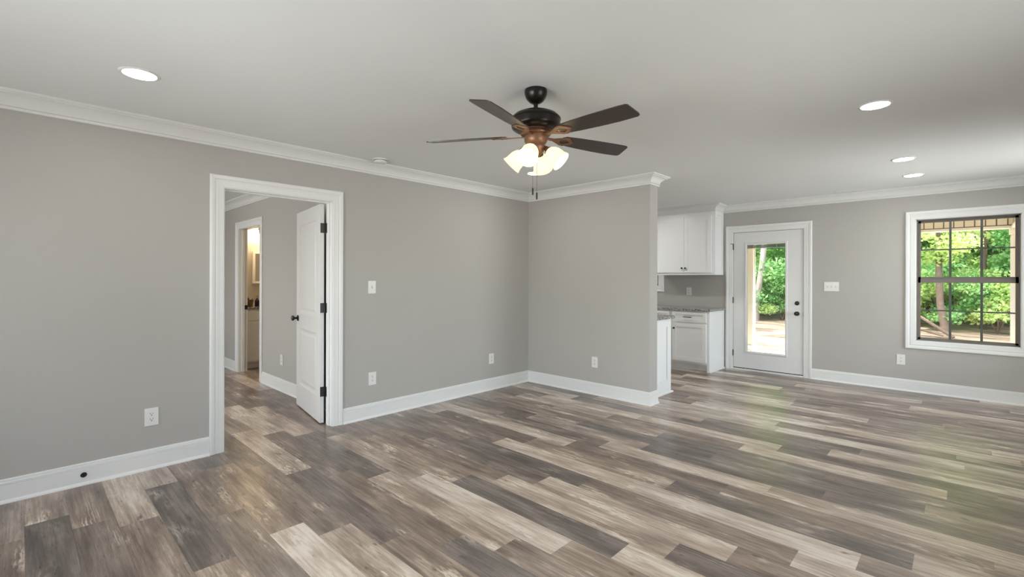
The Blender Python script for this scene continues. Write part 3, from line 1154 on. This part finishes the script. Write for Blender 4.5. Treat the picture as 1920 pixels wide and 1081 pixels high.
    for off, zb in ((-.017, 1.845), (.007, 1.818)):
        p = Vector((C0.x, C0.y, 0)) + vr * off
        b = MB()
        b.tube([(p.x, p.y, 2.075), (p.x, p.y, zb + .04)], .0011, 6)
        ch = b.build('pull_chain', M['copper'], f)
        b = MB()
        b.lathe([(0, zb + .044), (.0035, zb + .042), (.0048, zb + .036), (.0048, zb + .006), (.004, zb + .001), (0, zb)], (p.x, p.y, 0), 14)
        b.build('pull_fob', M['black'], ch, smooth=True)['label'] = 'black cylindrical pull'


make_fan()


# ------------------------------------------------------------------ recessed lights, detector, vent
def ceiling_light(x, y, label, group='recessed ceiling lights', lamp='led'):
    t = empty('ceiling_light', (x, y, H), label, 'ceiling light', group)
    b = MB()
    b.lathe([(.074, H - .004), (.078, H - .006), (.088, H - .005), (.093, H - .001), (.093, H)], (x, y, 0), 48)
    b.build('trim_ring', M['plate'], t, smooth=True)
    b = MB()
    b.lathe([(.0755, H - .002), (.0755, H - .0048), (.0, H - .0052)], (x, y, 0), 48)
    b.build('diffuser', M[lamp], t)


ceiling_light(-3.26, .458, 'round recessed ceiling light above the left wall, nearest the camera')
ceiling_light(-.408, 3.78, 'round recessed ceiling light to the right of the fan, largest on that side')
ceiling_light(-3.27, 3.77, 'round recessed ceiling light seen just below the fan shades')
ceiling_light(-.400, 5.65, 'round recessed ceiling light, middle of the three on the right')
ceiling_light(-.386, 6.59, 'round recessed ceiling light nearest the back wall')
ceiling_light(-.408, .458, 'round recessed ceiling light straight above the camera')
ceiling_light(-3.6, 6.1, 'round unseen fill light added over the kitchen, right one behind the short wall', lamp='kitchen_fill')  # both kitchen lights are added out of view to brighten the cabinets
ceiling_light(-4.7, 6.1, 'round unseen fill light added over the kitchen, deepest behind the short wall', lamp='kitchen_fill')

t = empty('smoke_detector', (-3.952, 2.345, H), 'small round white smoke detector on the ceiling beside the left wall', 'smoke detector')
b = MB()
b.lathe([(0, H), (.066, H), (.066, H - .010), (.060, H - .012)], (-3.952, 2.345, 0), 36)
b.build('base', M['plate'], t, smooth=True)
b = MB()
b.lathe([(.052, H - .012), (.057, H - .016), (.056, H - .030), (.046, H - .038), (0, H - .040)], (-3.952, 2.345, 0), 36)
b.build('cover', M['plate'], t, smooth=True)
b = MB()
b.lathe([(.0535, H - .0115), (.0535, H - .017)], (-3.952, 2.345, 0), 36)
b.build('vent_slot', M['slot'], t)

t = empty('ceiling_vent', (-1.02, 7.22, H), 'white slotted air register in the ceiling above the back door', 'air vent')
b = MB()
for x0, x1, y0, y1 in ((-1.185, -.855, 7.160, 7.178), (-1.185, -.855, 7.262, 7.280), (-1.185, -1.165, 7.178, 7.262), (-.875, -.855, 7.178, 7.262), (-1.026, -1.014, 7.178, 7.262)):
    b.box(x0, x1, y0, y1, H - .006, H)
b.build('frame', M['plate'], t)
b = MB()
b.box(-1.165, -.875, 7.178, 7.262, H - .001, H)
b.build('duct_opening', M['slot'], t)
b = MB()
for i in range(7):
    y = 7.186 + i * .0115
    for a, c in ((-1.165, -1.026), (-1.014, -.875)):
        b.box(a, c, y, y + .0015, H - .009, H - .001)
b.build('louver', M['plate'], t)


# ------------------------------------------------------------------ outlets, switches
def outlet_proto(name, label):
    t = empty(name, (0, 0, 0), label, 'outlet')
    b = MB()
    b.box(-.040, .040, -.0055, 0, -.062, .062, .0018)
    b.build('cover_plate', M['plate'], t)
    for z in (.0195, -.0195):
        b = MB()
        b.lathe([(.0165, 0), (.0165, .0015), (0, .0016)], n=24, xf=Matrix.Translation((0, -.0055, z)) @ Matrix.Rotation(math.radians(90), 4, 'X'))
        s = b.build('socket', M['plate'], t)
        b = MB()
        b.box(-.0085, -.0055, -.0076, -.0070, z + .000, z + .009)
        b.box(.0055, .0085, -.0076, -.0070, z + .001, z + .008)
        b.lathe([(.0035, 0), (0, .0005)], n=12, xf=Matrix.Translation((0, -.0071, z - .007)) @ Matrix.Rotation(math.radians(90), 4, 'X'))
        b.build('slots', M['slot'], s)['label'] = 'dark plug slots'
    return t


OUT = [((XA, .655, .367), 90, 'white double outlet low on the left wall, near side of the open door'),
       ((XA, 2.384, .377), 90, 'white double outlet low on the left wall just right of the open door'),
       ((XA, 3.987, .377), 90, 'white double outlet low on the left wall near the inside corner'),
       ((-3.11, YB, .378), 0, 'white double outlet low on the short wall facing the room'),
       ((-.548, YC, .376), 0, 'white double outlet under the left corner of the window'),
       ((-3.19, YC, 1.155), 0, 'white outlet on the kitchen wall between countertop and wall cabinet'),
       ((-5.91, YH, .371), 0, 'white outlet low on the bedroom wall seen through the doorway')]
proto = outlet_proto('wall_outlet', OUT[0][2])
for i, (loc, rz, lab) in enumerate(OUT):
    o = proto if i == 0 else copy_tree(proto)
    o.location = loc
    o.rotation_euler = (0, 0, math.radians(rz))
    o['label'] = lab
    o['group'] = 'white wall outlets'


def switch(loc, rz, gangs, label):
    t = empty('light_switch', loc, label, 'light switch', 'white wall switches')
    t.rotation_euler = (0, 0, math.radians(rz))
    ORG[t.name] = Vector((0, 0, 0))
    w = .040 if gangs == 1 else .083
    b = MB()
    b.box(-w, w, -.0055, 0, -.061, .061, .0018)
    b.build('cover_plate', M['plate'], t)
    for k in range(gangs):
        x = (k - (gangs - 1) / 2) * .046
        b = MB()
        b.box(x - .005, x + .005, -.006, -.0056, -.012, .012)
        c = b.build('toggle_slot', M['toggle_slot'], t)
        b = MB()
        b.box(x - .0045, x + .0045, -.017, -.0055, -.001, .008, .001)
        b.build('toggle', M['plate'], t)


switch((XA, 2.377, 1.265), 90, 1, 'white single light switch on the left wall right of the open door')
switch((-1.263, YC, 1.257), 0, 3, 'white three-gang light switch between the back door and the window')

# dark grommet on the baseboard
b = MB()
b.lathe([(0, .0005), (.0155, .0005), (.0165, .003), (.014, .006), (.009, .006), (.008, .002), (0, .002)], n=24,
        xf=Matrix.Translation((XA + .015, .298, .066)) @ Matrix.Rotation(math.radians(90), 4, 'Y'))
o = b.build('cable_grommet', M['black'], origin=(XA + .015, .298, .066), smooth=True)
tag(o, 'small round black cable hole in the baseboard of the left wall', 'grommet')


# ------------------------------------------------------------------ kitchen
def shaker(mb, x0, x1, z0, z1, y, th=.019, rail=.057, rec=.008):
    """shaker front facing -y: front face plane at y - th"""
    mb.box(x0, x1, y - th + rec, y, z0, z1)
    mb.box(x0, x0 + rail, y - th, y - th + rec, z0, z1, .001)
    mb.box(x1 - rail, x1, y - th, y - th + rec, z0, z1, .001)
    mb.box(x0 + rail, x1 - rail, y - th, y - th + rec, z0, z0 + rail, .001)
    mb.box(x0 + rail, x1 - rail, y - th, y - th + rec, z1 - rail, z1, .001)


def shaker_side(mb, y0, y1, z0, z1, x, sx=1, th=.012, rail=.057, foot=.057):
    """end panel facing +x at face plane x"""
    mb.box(x, x + sx * th, y0, y0 + rail, z0, z1)
    mb.box(x, x + sx * th, y1 - rail, y1, z0, z1)
    mb.box(x, x + sx * th, y0 + rail, y1 - rail, z0, z0 + foot)
    mb.box(x, x + sx * th, y0 + rail, y1 - rail, z1 - rail, z1)


def knob(parent, x, y, z, ny=-1):
    b = MB()
    b.lathe([(0, 0), (.007, 0), (.006, .004), (.005, .012), (.010, .016), (.014, .021), (.013, .027), (.007, .030), (0, .031)], n=20,
            xf=Matrix.Translation((x, y, z)) @ Matrix.Rotation(math.radians(90 * -ny), 4, 'X'))
    return b.build('knob', M['black'], parent, smooth=True)


def base_cabinet(x0, x1, label, end=False, fronts='door'):
    yf = 6.875
    t = empty('base_cabinet', ((x0 + x1) / 2, (yf + YC) / 2, 0), label, 'cabinet', 'base cabinets along the back wall')
    b = MB()
    b.box(x0, x1, yf, YC - .004, .105, .880)
    b.box(x0 + .001, x1 - (.02 if end else .001), yf + .075, YC - .004, 0, .105)
    if end:
        b.box(x1 - .02, x1, yf, YC - .004, 0, .105)
    b.build('body', M['cab'], t)
    dr = MB()
    shaker(dr, x0 + .018, x1 - .030, .715, .862, yf, rail=.040)
    d = dr.build('drawer', M['cab'], t)
    b = MB()
    xc = (x0 + x1) / 2 - .02
    b.box(xc - .065, xc + .065, yf - .045, yf - .037, .784, .794, .002)
    b.box(xc - .058, xc - .050, yf - .040, yf - .018, .785, .793)
    b.box(xc + .050, xc + .058, yf - .040, yf - .018, .785, .793)
    b.build('bar_handle', M['black'], d)['label'] = 'black bar handle'
    db = MB()
    shaker(db, x0 + .018, x1 - .030, .135, .695, yf)
    d = db.build('door', M['cab'], t)
    knob(d, x0 + .050, yf - .019, .615)
    if end:
        b = MB()
        shaker_side(b, yf, YC - .004, .0, .880, x1, foot=.16)
        b.build('end_panel', M['cab'], t)
        b = MB()
        SH = [(0, 0), (.018, 0), (.017, .006), (.012, .014), (.004, .018), (0, .019)]
        b.run((x1 + .012, yf - .001, 0), (x1 + .012, YC - .004, 0), (1, 0, 0), SH, 0, 0)
        b.build('shoe_moulding', M['trim'], t)
    return t


XE = -2.650
base_cabinet(-3.205, XE, 'white base cabinet with drawer and door at the end beside the back door', True)
base_cabinet(-3.97, -3.207, 'white base cabinet mostly hidden behind the short wall, left of the end cabinet')
base_cabinet(-4.7, -3.972, 'white base cabinet farthest into the kitchen along the back wall')
b = MB()
b.box(-5.29, XE + .035, 6.845, YC - .004, .881, .913, .004)
tag(b.build('countertop', M['granite']), 'speckled grey granite countertop along the kitchen back wall', 'countertop')

# wall cabinet
UX0, UX1, UY, UZ0 = -3.612, -2.665, 7.135, 1.415
t = empty('wall_cabinet', ((UX0 + UX1) / 2, (UY + YC) / 2, UZ0), 'white two-door wall cabinet with crown, left of the back door', 'cabinet')
b = MB()
b.box(UX0, UX1, UY, YC - .004, UZ0, H - .001)
b.build('body', M['cab'], t)
for a, c, kx in ((UX0 + .015, -3.124, -3.150), (-3.121, UX1 - .040, -3.095)):
    b = MB()
    shaker(b, a, c, UZ0 + .035, 2.300, UY)
    d = b.build('door', M['cab'], t)
    knob(d, kx, UY - .019, 1.520)
b = MB()
shaker_side(b, UY, YC - .004, UZ0, ZC - .001, UX1, foot=.085, rail=.05)
b.build('end_panel', M['cab'], t)
b = MB()
b.run((UX0, UY, 0), (UX1, UY, 0), (0, -1, 0), CROWN, 0, 1)
b.run((UX1, UY, 0), (UX1, YC, 0), (1, 0, 0), CROWN, 1, -1)
b.build('crown', M['trim'], t)

# cabinets behind the short wall: only the end and the countertop corner show
PX, PY0, PY1 = -2.545, YB2 + .002, 5.415
t = empty('base_cabinet', (-3.0, 5.1, 0), 'white cabinet end panel standing behind the short wall', 'cabinet')
b = MB()
b.box(-5.0, PX, PY0, PY1, .0, .880)
b.build('body', M['cab'], t)
b = MB()
shaker_side(b, PY0, PY1, .0, .880, PX, foot=.16, rail=.095)
b.build('end_panel', M['cab'], t)
for k in range(4):
    b = MB()
    xa = -4.95 + k * .6
    b.box(xa, xa + .58, PY1, PY1 + .019, .135, .862, .002)
    d = b.build('door', M['cab'], t)
    knob(d, xa + .05, PY1 + .019, .80, 1)
b = MB()
SH = [(0, 0), (.018, 0), (.017, .006), (.012, .014), (.004, .018), (0, .019)]
b.run((PX + .012, PY0, 0), (PX + .012, PY1 + .019, 0), (1, 0, 0), SH, 0, 1)
b.build('shoe_moulding', M['trim'], t)
b = MB()
b.box(-5.0, PX + .045, PY0, PY1 + .04, .881, .913, .004)
tag(b.build('countertop', M['granite']), 'speckled granite countertop corner showing just behind the short wall', 'countertop')

# ------------------------------------------------------------------ bathroom
VX, VY0, VY1 = -7.63, YH + WT + .005, 3.3
t = empty('bathroom_vanity', (VX - .27, (VY0 + VY1) / 2, 0), 'white bathroom vanity seen through the far doorway', 'vanity')
b = MB()
b.box(XBATH + .002, VX, VY0, VY1, .10, .885)
b.box(XBATH + .002, VX - .07, VY0, VY1, 0, .10)
b.build('body', M['cab'], t)
n = 2
w = (VY1 - VY0 - .03) / n
for k in range(n):
    a = VY0 + .01 + k * (w + .01)
    b = MB()
    b.box(VX, VX + .018, a, a + w, .72, .865, .002)
    b.build('drawer', M['cab'], t)
    b = MB()
    b.box(VX, VX + .010, a, a + w, .125, .705)
    shaker_side(b, a, a + w, .125, .705, VX + .010, th=.008)
    b.build('door', M['cab'], t)
b = MB()
b.box(XBATH + .002, VX + .03, VY0 - .003, VY1 + .02, .886, .918, .003)
b.build('vanity_top', M['granite'], t)

t = empty('mirror', (XBATH, 3.0, 1.27), 'white framed mirror on the bathroom wall above the vanity', 'mirror')
b = MB()
b.box(XBATH + .001, XBATH + .008, 2.62, 3.55, 1.30, 1.74)
b.build('mirror_glass', M['mirror'], t)
b = MB()
b.frame([(XBATH, 2.62, 1.30), (XBATH, 2.62, 1.74), (XBATH, 3.55, 1.74), (XBATH, 3.55, 1.30)], (1, 0, 0), [(0, 0), (0, .02), (.035, .02), (.035, 0)], closed=True)
b.build('mirror_frame', M['trim'], t)
t = empty('vanity_light', (XBATH, 3.0, 2.12), 'glowing vanity light bar above the bathroom mirror', 'wall light')
b = MB()
b.box(XBATH, XBATH + .03, 2.55, 3.35, 2.07, 2.17, .004)
b.build('back_plate', M['bronze'], t)
m_ = emit('warm_vanity_shade', (1.0, 0.74, 0.42), 40)
for k in range(4):
    b = MB()
    yy = 2.57 + k * .22
    b.lathe([(.025, .09), (.045, .06), (.062, .0), (.066, -.045), (.060, -.05), (0, -.05)], (XBATH + .11, yy, 2.11), 20)
    b.build('lamp_shade', m_, t, smooth=True)

# things on the vanity
t = empty('storage_basket', (-7.86, 2.42, .918), 'small woven basket on the bathroom vanity', 'basket')
b = MB()
rings = []
for z, s in ((0, .050), (.10, .062), (.10, .056), (.008, .046)):
    rings.append([(-7.86 + sx * s, 2.415 + sy * s, .919 + z) for sx, sy in ((-1, -1), (1, -1), (1, 1), (-1, 1))])
b.loops(rings, caps=True)
b.build('basket_body', M['basket'], t)
for s in (-1, 1):
    b = MB()
    b.tube([(-7.86 - .03, 2.415 + s * .06, 1.015), (-7.86, 2.415 + s * .065, 1.035), (-7.86 + .03, 2.415 + s * .06, 1.015)], .005, 8)
    b.build('basket_handle', M['basket'], t)
b = MB()
b.lathe([(0, 0), (.03, .0), (.036, .03), (.034, .07), (.024, .095), (0, .10)], (-7.86, 2.40, .955), 20)
o = b.build('rolled_towel', M['towel'], origin=(-7.86, 2.40, .955), smooth=True)
tag(o, 'dark rolled towel standing in the woven basket', 'towel')
t = empty('soap_bottle', (-7.80, 2.525, .918), 'black soap pump bottle beside the basket on the vanity', 'bottle')
b = MB()
b.lathe([(0, .001), (.030, .001), (.032, .01), (.030, .09), (.014, .11), (.011, .125), (0, .126)], (-7.80, 2.525, .918), 20)
b.build('bottle_body', M['black'], t, smooth=True)
b = MB()
b.tube([(-7.80, 2.525, 1.043), (-7.80, 2.525, 1.07), (-7.77, 2.525, 1.075)], .005, 8)
b.build('pump', M['black'], t)
t = empty('faucet', (-8.02, 2.72, .918), 'black faucet at the bathroom basin', 'faucet')
b = MB()
b.tube([(-8.02, 2.72, .919), (-8.02, 2.72, 1.06), (-7.99, 2.72, 1.09), (-7.93, 2.72, 1.08), (-7.91, 2.72, 1.05)], .012, 12)
b.build('spout', M['black'], t, smooth=True)
for s in (-1, 1):
    b = MB()
    b.tube([(-8.02, 2.72 + s * .09, .919), (-8.02, 2.72 + s * .09, .97), (-8.02, 2.72 + s * .12, .98)], .008, 10)
    b.build('faucet_handle', M['black'], t)

# unseen ceiling lamp added to brighten the bedroom
t = empty('bedroom_fill_light', (-6.2, -.2, H), 'round flush fill light added out of sight in the bedroom', 'ceiling light')
b = MB()
b.lathe([(0, H), (.16, H), (.16, H - .02)], (-6.2, -.2, 0), 32)
b.build('base', M['plate'], t)
b = MB()
b.lathe([(.15, H - .02), (.14, H - .05), (.09, H - .08), (0, H - .09)], (-6.2, -.2, 0), 32)
b.build('diffuser', emit('bedroom_fill_diffuser', (1.0, 0.90, 0.80), 60), t, smooth=True)

# ------------------------------------------------------------------ porch
b = MB()
b.box(-6.2, 1.0, YC + .16, 10.46, -.25, -.085, .01)
struct(b.build('porch_floor', M['concrete']), 'pale concrete slab of the back porch', 'porch floor')
b = MB()
b.box(-6.3, 1.2, YC + .16, 10.8, H + .12, H + .2)
struct(b.build('porch_ceiling', M['cream_trim']), 'cream ceiling of the back porch', 'porch ceiling')
YP = 10.30


def beam(name, label, p0, p1, along, zb, zt, batten_step):
    t = empty(name, p0, label, 'beam')
    (xa, ya), (xb, yb) = p0[:2], p1[:2]
    b = MB()
    w = .10
    if along == 'x':
        b.box(xa, xb, ya - w, ya + w, zb + .035, zt)
    else:
        b.box(xa - w, xa + w, ya, yb, zb + .035, zt)
    b.build('siding', M['cream'], t)
    b = MB()
    if along == 'x':
        b.box(xa, xb, ya - w - .012, ya + w + .012, zb, zb + .036)
    else:
        b.box(xa - w - .012, xa + w + .012, ya, yb, zb, zb + .036)
    b.build('trim_board', M['cream_trim'], t)
    b = MB()
    if along == 'x':
        b.box(xa, xb, ya - w - .003, ya - w, zb + .036, zb + .050)
        x = xb - .13
        while x > xa:
            b.box(x - .007, x + .007, ya - w - .003, ya - w, zb + .050, zt)
            x -= batten_step
    else:
        y = yb - .1
        while y > ya:
            b.box(xa - w - .003, xa - w, y - .007, y + .007, zb + .036, zt)
            y -= batten_step
    b.build('panel_groove', M['groove'], t)['label'] = 'dark grooves between the siding panels'


beam('porch_beam', 'cream panelled beam along the outer edge of the back porch', (-6.2, YP, 2.13), (.73, YP, 2.13), 'x', 2.125, H + .119, .118)
beam('porch_beam', 'cream beam running from the right porch post back to the house', (.63, YC + .16, 2.13), (.63, YP - .10, 2.13), 'y', 2.125, H + .119, .118)


def post(x, label):
    t = empty('porch_post', (x, YP, -.085), label, 'post', 'cream porch posts')
    w = .058
    b = MB()
    b.box(x - w, x + w, YP - w, YP + w, -.084, 2.124)
    b.build('shaft', M['cream'], t)
    b = MB()
    for sx in (-1, 1):
        for sy in (-1, 1):
            b.box(x + sx * w - .016, x + sx * w + .016, YP + sy * w - .016, YP + sy * w + .016, .02, 2.02)
    b.build('corner_board', M['cream_trim'], t)
    b = MB()
    b.box(x - w - .03, x + w + .03, YP - w - .03, YP + w + .03, 2.035, 2.124, .004)
    b.build('capital', M['cream_trim'], t)
    b = MB()
    b.box(x - w - .03, x + w + .03, YP - w - .03, YP + w + .03, -.084, .02, .004)
    b.build('plinth', M['cream_trim'], t)


post(.590, 'cream porch post at the right edge of the window view')
post(-3.13, 'cream porch post seen through the glass of the back door')

# ------------------------------------------------------------------ yard and woods
def make_ground():
    xs = np.linspace(-30, 20, 101)
    ys = np.concatenate([np.linspace(-14, 9, 16), np.linspace(9.5, 45, 90)])
    rng = np.random.default_rng(3)
    verts = []
    for y in ys:
        for x in xs:
            z = -.17
            if y > 10.6:
                z += .03 * math.sin(1.7 * x + .8 * y) * math.sin(1.1 * y) + rng.normal(0, .012)
            if y > 15.3:
                z += min(.10, (y - 15.3) * .08) + .10 * math.exp(-((x + .9) / .9) ** 2) * math.exp(-((y - 16.4) / .7) ** 2)
            if y > 18:
                z += (y - 18) * .03
            verts.append((float(x), float(y), z))
    nx = len(xs)
    faces = [(j * nx + i, j * nx + i + 1, (j + 1) * nx + i + 1, (j + 1) * nx + i) for j in range(len(ys) - 1) for i in range(nx - 1)]
    me = bpy.data.meshes.new('ground')
    me.from_pydata(verts, [], faces)
    me.materials.append(M['ground'])
    for p in me.polygons:
        p.use_smooth = True
    o = bpy.data.objects.new('ground', me)
    COL.objects.link(o)
    struct(o, 'dry tan bare soil of the back yard', 'ground')


make_ground()


def leaf_mesh(name, blobs, n, size, m, seed, flat=0.0):
    """n small pointed leaves scattered through ellipsoid blobs (cx,cy,cz,rx,ry,rz)"""
    rng = np.random.default_rng(seed)
    bl = np.array(blobs, dtype=float)
    vol = bl[:, 3] * bl[:, 4] * bl[:, 5]
    idx = rng.choice(len(bl), n, p=vol / vol.sum())
    d = rng.normal(size=(n, 3))
    d /= np.linalg.norm(d, axis=1)[:, None]
    rad = rng.random(n) ** 0.45
    c = bl[idx, :3] + d * rad[:, None] * bl[idx, 3:]
    nrm = rng.normal(size=(n, 3)) * [.8, .8, .6] + [0, -.25, .7]
    nrm /= np.linalg.norm(nrm, axis=1)[:, None]
    t = rng.normal(size=(n, 3))
    t -= (t * nrm).sum(1)[:, None] * nrm
    t /= np.linalg.norm(t, axis=1)[:, None]
    u = np.cross(nrm, t)
    L = size * rng.uniform(.6, 1.35, n)[:, None]
    W = L * rng.uniform(.5, .75, n)[:, None]
    p = np.stack([c - t * L * .5, c + u * W * .5 - nrm * L * .06, c + t * L * .5, c - u * W * .5 - nrm * L * .06], axis=1)
    co = p.reshape(-1, 3).astype(np.float32)
    me = bpy.data.meshes.new(name)
    me.vertices.add(4 * n)
    me.vertices.foreach_set('co', co.ravel())
    me.loops.add(4 * n)
    me.loops.foreach_set('vertex_index', np.arange(4 * n, dtype=np.int32))
    me.polygons.add(n)
    me.polygons.foreach_set('loop_start', np.arange(0, 4 * n, 4, dtype=np.int32))
    me.polygons.foreach_set('loop_total', np.full(n, 4, dtype=np.int32))
    me.update(calc_edges=True)
    at = me.attributes.new('tone', 'FLOAT', 'FACE')
    bt = rng.random(len(bl))
    tone = np.clip(bt[idx] * .5 + rng.random(n) * .6 - .05, 0, 1)
    at.data.foreach_set('value', tone.astype(np.float32))
    me.materials.append(m)
    return me


def tree_proto(name, seed, h, crown_lo, rad, n, size, leafm, trunk_r, barkm=None, lean=(0, 0)):
    rnd = random.Random(seed)
    t = empty(name, (0, 0, 0))
    b = MB()
    pts, rs = [], []
    for i in range(9):
        f = i / 8
        pts.append((lean[0] * f + rnd.uniform(-.03, .03) * (1 + f), lean[1] * f + rnd.uniform(-.03, .03), f * h * .92))
        rs.append(trunk_r * (1.25 if i == 0 else 1 - .75 * f))
    b.tube(pts, rs, 10)
    for i in range(10):
        f = rnd.uniform(.3, .9)
        k = int(f * 8)
        p = Vector(pts[k])
        a = rnd.uniform(0, 6.28)
        e = p + Vector((math.cos(a), math.sin(a), rnd.uniform(.2, .7))) * rad * rnd.uniform(.4, .8)
        b.tube([p, (p + e) / 2 + Vector((0, 0, .08)), e], [trunk_r * .35, trunk_r * .22, trunk_r * .1], 6)
    b.build('trunk', barkm or M['bark'], t, smooth=True)
    blobs = []
    for i in range(26):
        a, rr = rnd.uniform(0, 6.28), rad * math.sqrt(rnd.random()) * .85
        z = rnd.uniform(crown_lo, h)
        k = rnd.uniform(.28, .5) * rad
        blobs.append((lean[0] * z / h + rr * math.cos(a), lean[1] * z / h + rr * math.sin(a), z, k, k, k * .55))
    me = leaf_mesh('foliage', blobs, n, size, leafm, seed)
    o = bpy.data.objects.new('foliage', me)
    COL.objects.link(o)
    o.parent = t
    return t


def shrub_proto(name, seed, h, rad, n, size, leafm):
    rnd = random.Random(seed)
    t = empty(name, (0, 0, 0))
    b = MB()
    for i in range(6):
        a = rnd.uniform(0, 6.28)
        e = Vector((math.cos(a) * rad * .6, math.sin(a) * rad * .6, h * rnd.uniform(.6, .95)))
        b.tube([(0, 0, 0), e * .5 + Vector((0, 0, .1)), e], [.018, .012, .006], 6)
    b.build('stems', M['bark'], t)
    blobs = []
    for i in range(16):
        a, rr = rnd.uniform(0, 6.28), rad * math.sqrt(rnd.random()) * .8
        k = rnd.uniform(.25, .45) * rad
        z = rnd.uniform(.18, 1) * h
        blobs.append((rr * math.cos(a), rr * math.sin(a), z, k, k, k * .6))
    me = leaf_mesh('foliage', blobs, n, size, leafm, seed)
    o = bpy.data.objects.new('foliage', me)
    COL.objects.link(o)
    o.parent = t
    return t


TA = tree_proto('woodland_tree', 21, 6.2, .9, 1.7, 9000, .135, M['leaf_a'], .05)
TB = tree_proto('woodland_tree', 22, 7.0, .7, 1.9, 10000, .13, M['leaf_b'], .06)
TC = tree_proto('woodland_tree', 23, 8.5, .4, 2.4, 13000, .15, M['leaf_c'], .09)
SA = shrub_proto('woodland_shrub', 31, 1.5, .85, 3200, .085, M['leaf_a'])
SB = shrub_proto('woodland_shrub', 32, 1.9, 1.0, 3800, .085, M['leaf_b'])
used = set()
LAB = {
    'A': 'slender yellow-green tree at the front of the woods behind the house',
    'B': 'mid-green leafy tree among the woods behind the house',
    'C': 'tall deep-green tree at the back of the woods behind the house',
    'a': 'low yellow-green shrub at the edge of the bare yard',
    'b': 'low mid-green shrub at the edge of the bare yard'}
PR = {'A': TA, 'B': TB, 'C': TC, 'a': SA, 'b': SB}


def plant(kind, x, y, rz, s=1.0, label=None, z=-.1):
    p = PR[kind]
    if kind in used:
        o = copy_tree(p)
    else:
        o = p
        used.add(kind)
    o.location = (x, y, z)
    o.rotation_euler = (0, 0, rz)
    o.scale = (s, s, s)
    tag(o, label or LAB[kind], 'tree' if kind in 'ABC' else 'shrub',
        {'A': 'yellow-green trees of the woods', 'B': 'mid-green trees of the woods', 'C': 'deep-green trees of the woods',
         'a': 'yellow-green shrubs at the yard edge', 'b': 'mid-green shrubs at the yard edge'}[kind])


rnd = random.Random(5)
for kind, x, y, s in (
        ('A', -1.5, 18.6, 1.0), ('B', 1.5, 18.9, .95), ('A', .1, 20.6, 1.05), ('B', -.9, 22.2, 1.1), ('A', 3.4, 19.6, 1.0), ('B', 2.4, 22.0, 1.1),
        ('B', -4.4, 18.8, 1.0), ('A', -6.5, 19.2, 1.0), ('B', -7.6, 21.6, 1.1), ('A', -5.1, 21.8, 1.05), ('A', -8.9, 18.8, 1.0), ('B', -10.8, 19.6, 1.05),
        ('B', -3.0, 20.6, 1.0), ('A', -12.6, 21.0, 1.1),
        ('C', -14, 24, 1.1), ('C', -10.2, 24.6, 1.0), ('C', -6.6, 25.2, 1.1), ('C', -3.2, 24.6, 1.0), ('C', -.2, 25.6, 1.1), ('C', 2.6, 25.0, 1.0),
        ('C', 5.6, 24.2, 1.1), ('C', -1.8, 29, 1.2), ('C', 2.0, 29.6, 1.2), ('C', -8.5, 29, 1.2), ('C', -5, 30, 1.2)):
    plant(kind, x, y, rnd.uniform(0, 6.28), s)
for i in range(17):
    x = -12.2 + i * .98
    plant('a' if i % 2 else 'b', x + rnd.uniform(-.2, .2), 17.9 + rnd.uniform(-.35, .5), rnd.uniform(0, 6.28), rnd.uniform(.85, 1.1), z=-.08)
for i, x in enumerate((-11.5, -9.4, -7.2, -6.1, -4.9, -2.6, -.4, .7, 2.2)):
    plant('b' if i % 2 else 'a', x, 19.6 + rnd.uniform(-.3, .5), rnd.uniform(0, 6.28), 1.25, z=-.05)

# two bare trunks and a fallen log that show in the window, a pale trunk in the door glass
b = MB()
b.tube([(-.30, 16.9, -.3), (-.36, 16.9, .25), (-.44, 16.95, .7), (-.47, 17.0, 1.6), (-.46, 17.05, 3.0), (-.50, 17.1, 6.5)], [.14, .09, .078, .07, .065, .05], 14)
t = b.build('tree_trunk', M['bark'], origin=(-.30, 16.9, -.1), smooth=True)
tr_leaf = bpy.data.objects.new('foliage', leaf_mesh('foliage', [(-.2 + .5 * math.sin(2.3 * i), -.3 + .4 * math.cos(1.7 * i), 2.1 + .28 * i, .5, .45, .28) for i in range(12)], 4200, .115, M['leaf_a'], 77))
COL.objects.link(tr_leaf)
tr_leaf.parent = t
tag(t, 'thick brown tree trunk in the left panes of the window', 'tree trunk', 'single trunks at the wood edge')
b = MB()
b.tube([(.42, 19.0, -.2), (.40, 19.0, 1.0), (.44, 19.0, 3.0), (.40, 19.1, 6.5)], [.09, .075, .07, .05], 12)
t = b.build('tree_trunk', M['bark'], origin=(.42, 19.0, -.1), smooth=True)
tag(t, 'thin brown tree trunk behind the middle panes of the window', 'tree trunk', 'single trunks at the wood edge')
b = MB()
b.tube([(-5.18, 17.6, -.2), (-5.12, 17.6, .8), (-4.98, 17.6, 1.8), (-4.86, 17.6, 3.2), (-4.8, 17.7, 6)], [.11, .10, .09, .085, .05], 12)
t = b.build('tree_trunk', M['palebark'], origin=(-5.18, 17.6, -.1), smooth=True)
tag(t, 'pale grey leaning tree trunk seen through the back door glass', 'tree trunk', 'single trunks at the wood edge')
b = MB()
b.tube([(-1.15, 16.3, .62), (-.75, 16.1, .36), (-.45, 16.0, .14), (-.16, 15.9, -.07)], [.03, .035, .038, .038], 10)
t = b.build('fallen_branch', M['bark'], origin=(-.16, 15.9, -.1), smooth=True)
tag(t, 'long fallen branch leaning before the thick trunk', 'branch')
b = MB()
b.tube([(-1.0, 15.7, .12), (-.7, 15.75, .08), (-.35, 15.7, -.03)], [.03, .035, .02], 8)
t = b.build('fallen_branch', M['bark'], origin=(-.35, 15.7, -.1), smooth=True)
tag(t, 'short dead branch lying on the soil below the long one', 'branch')
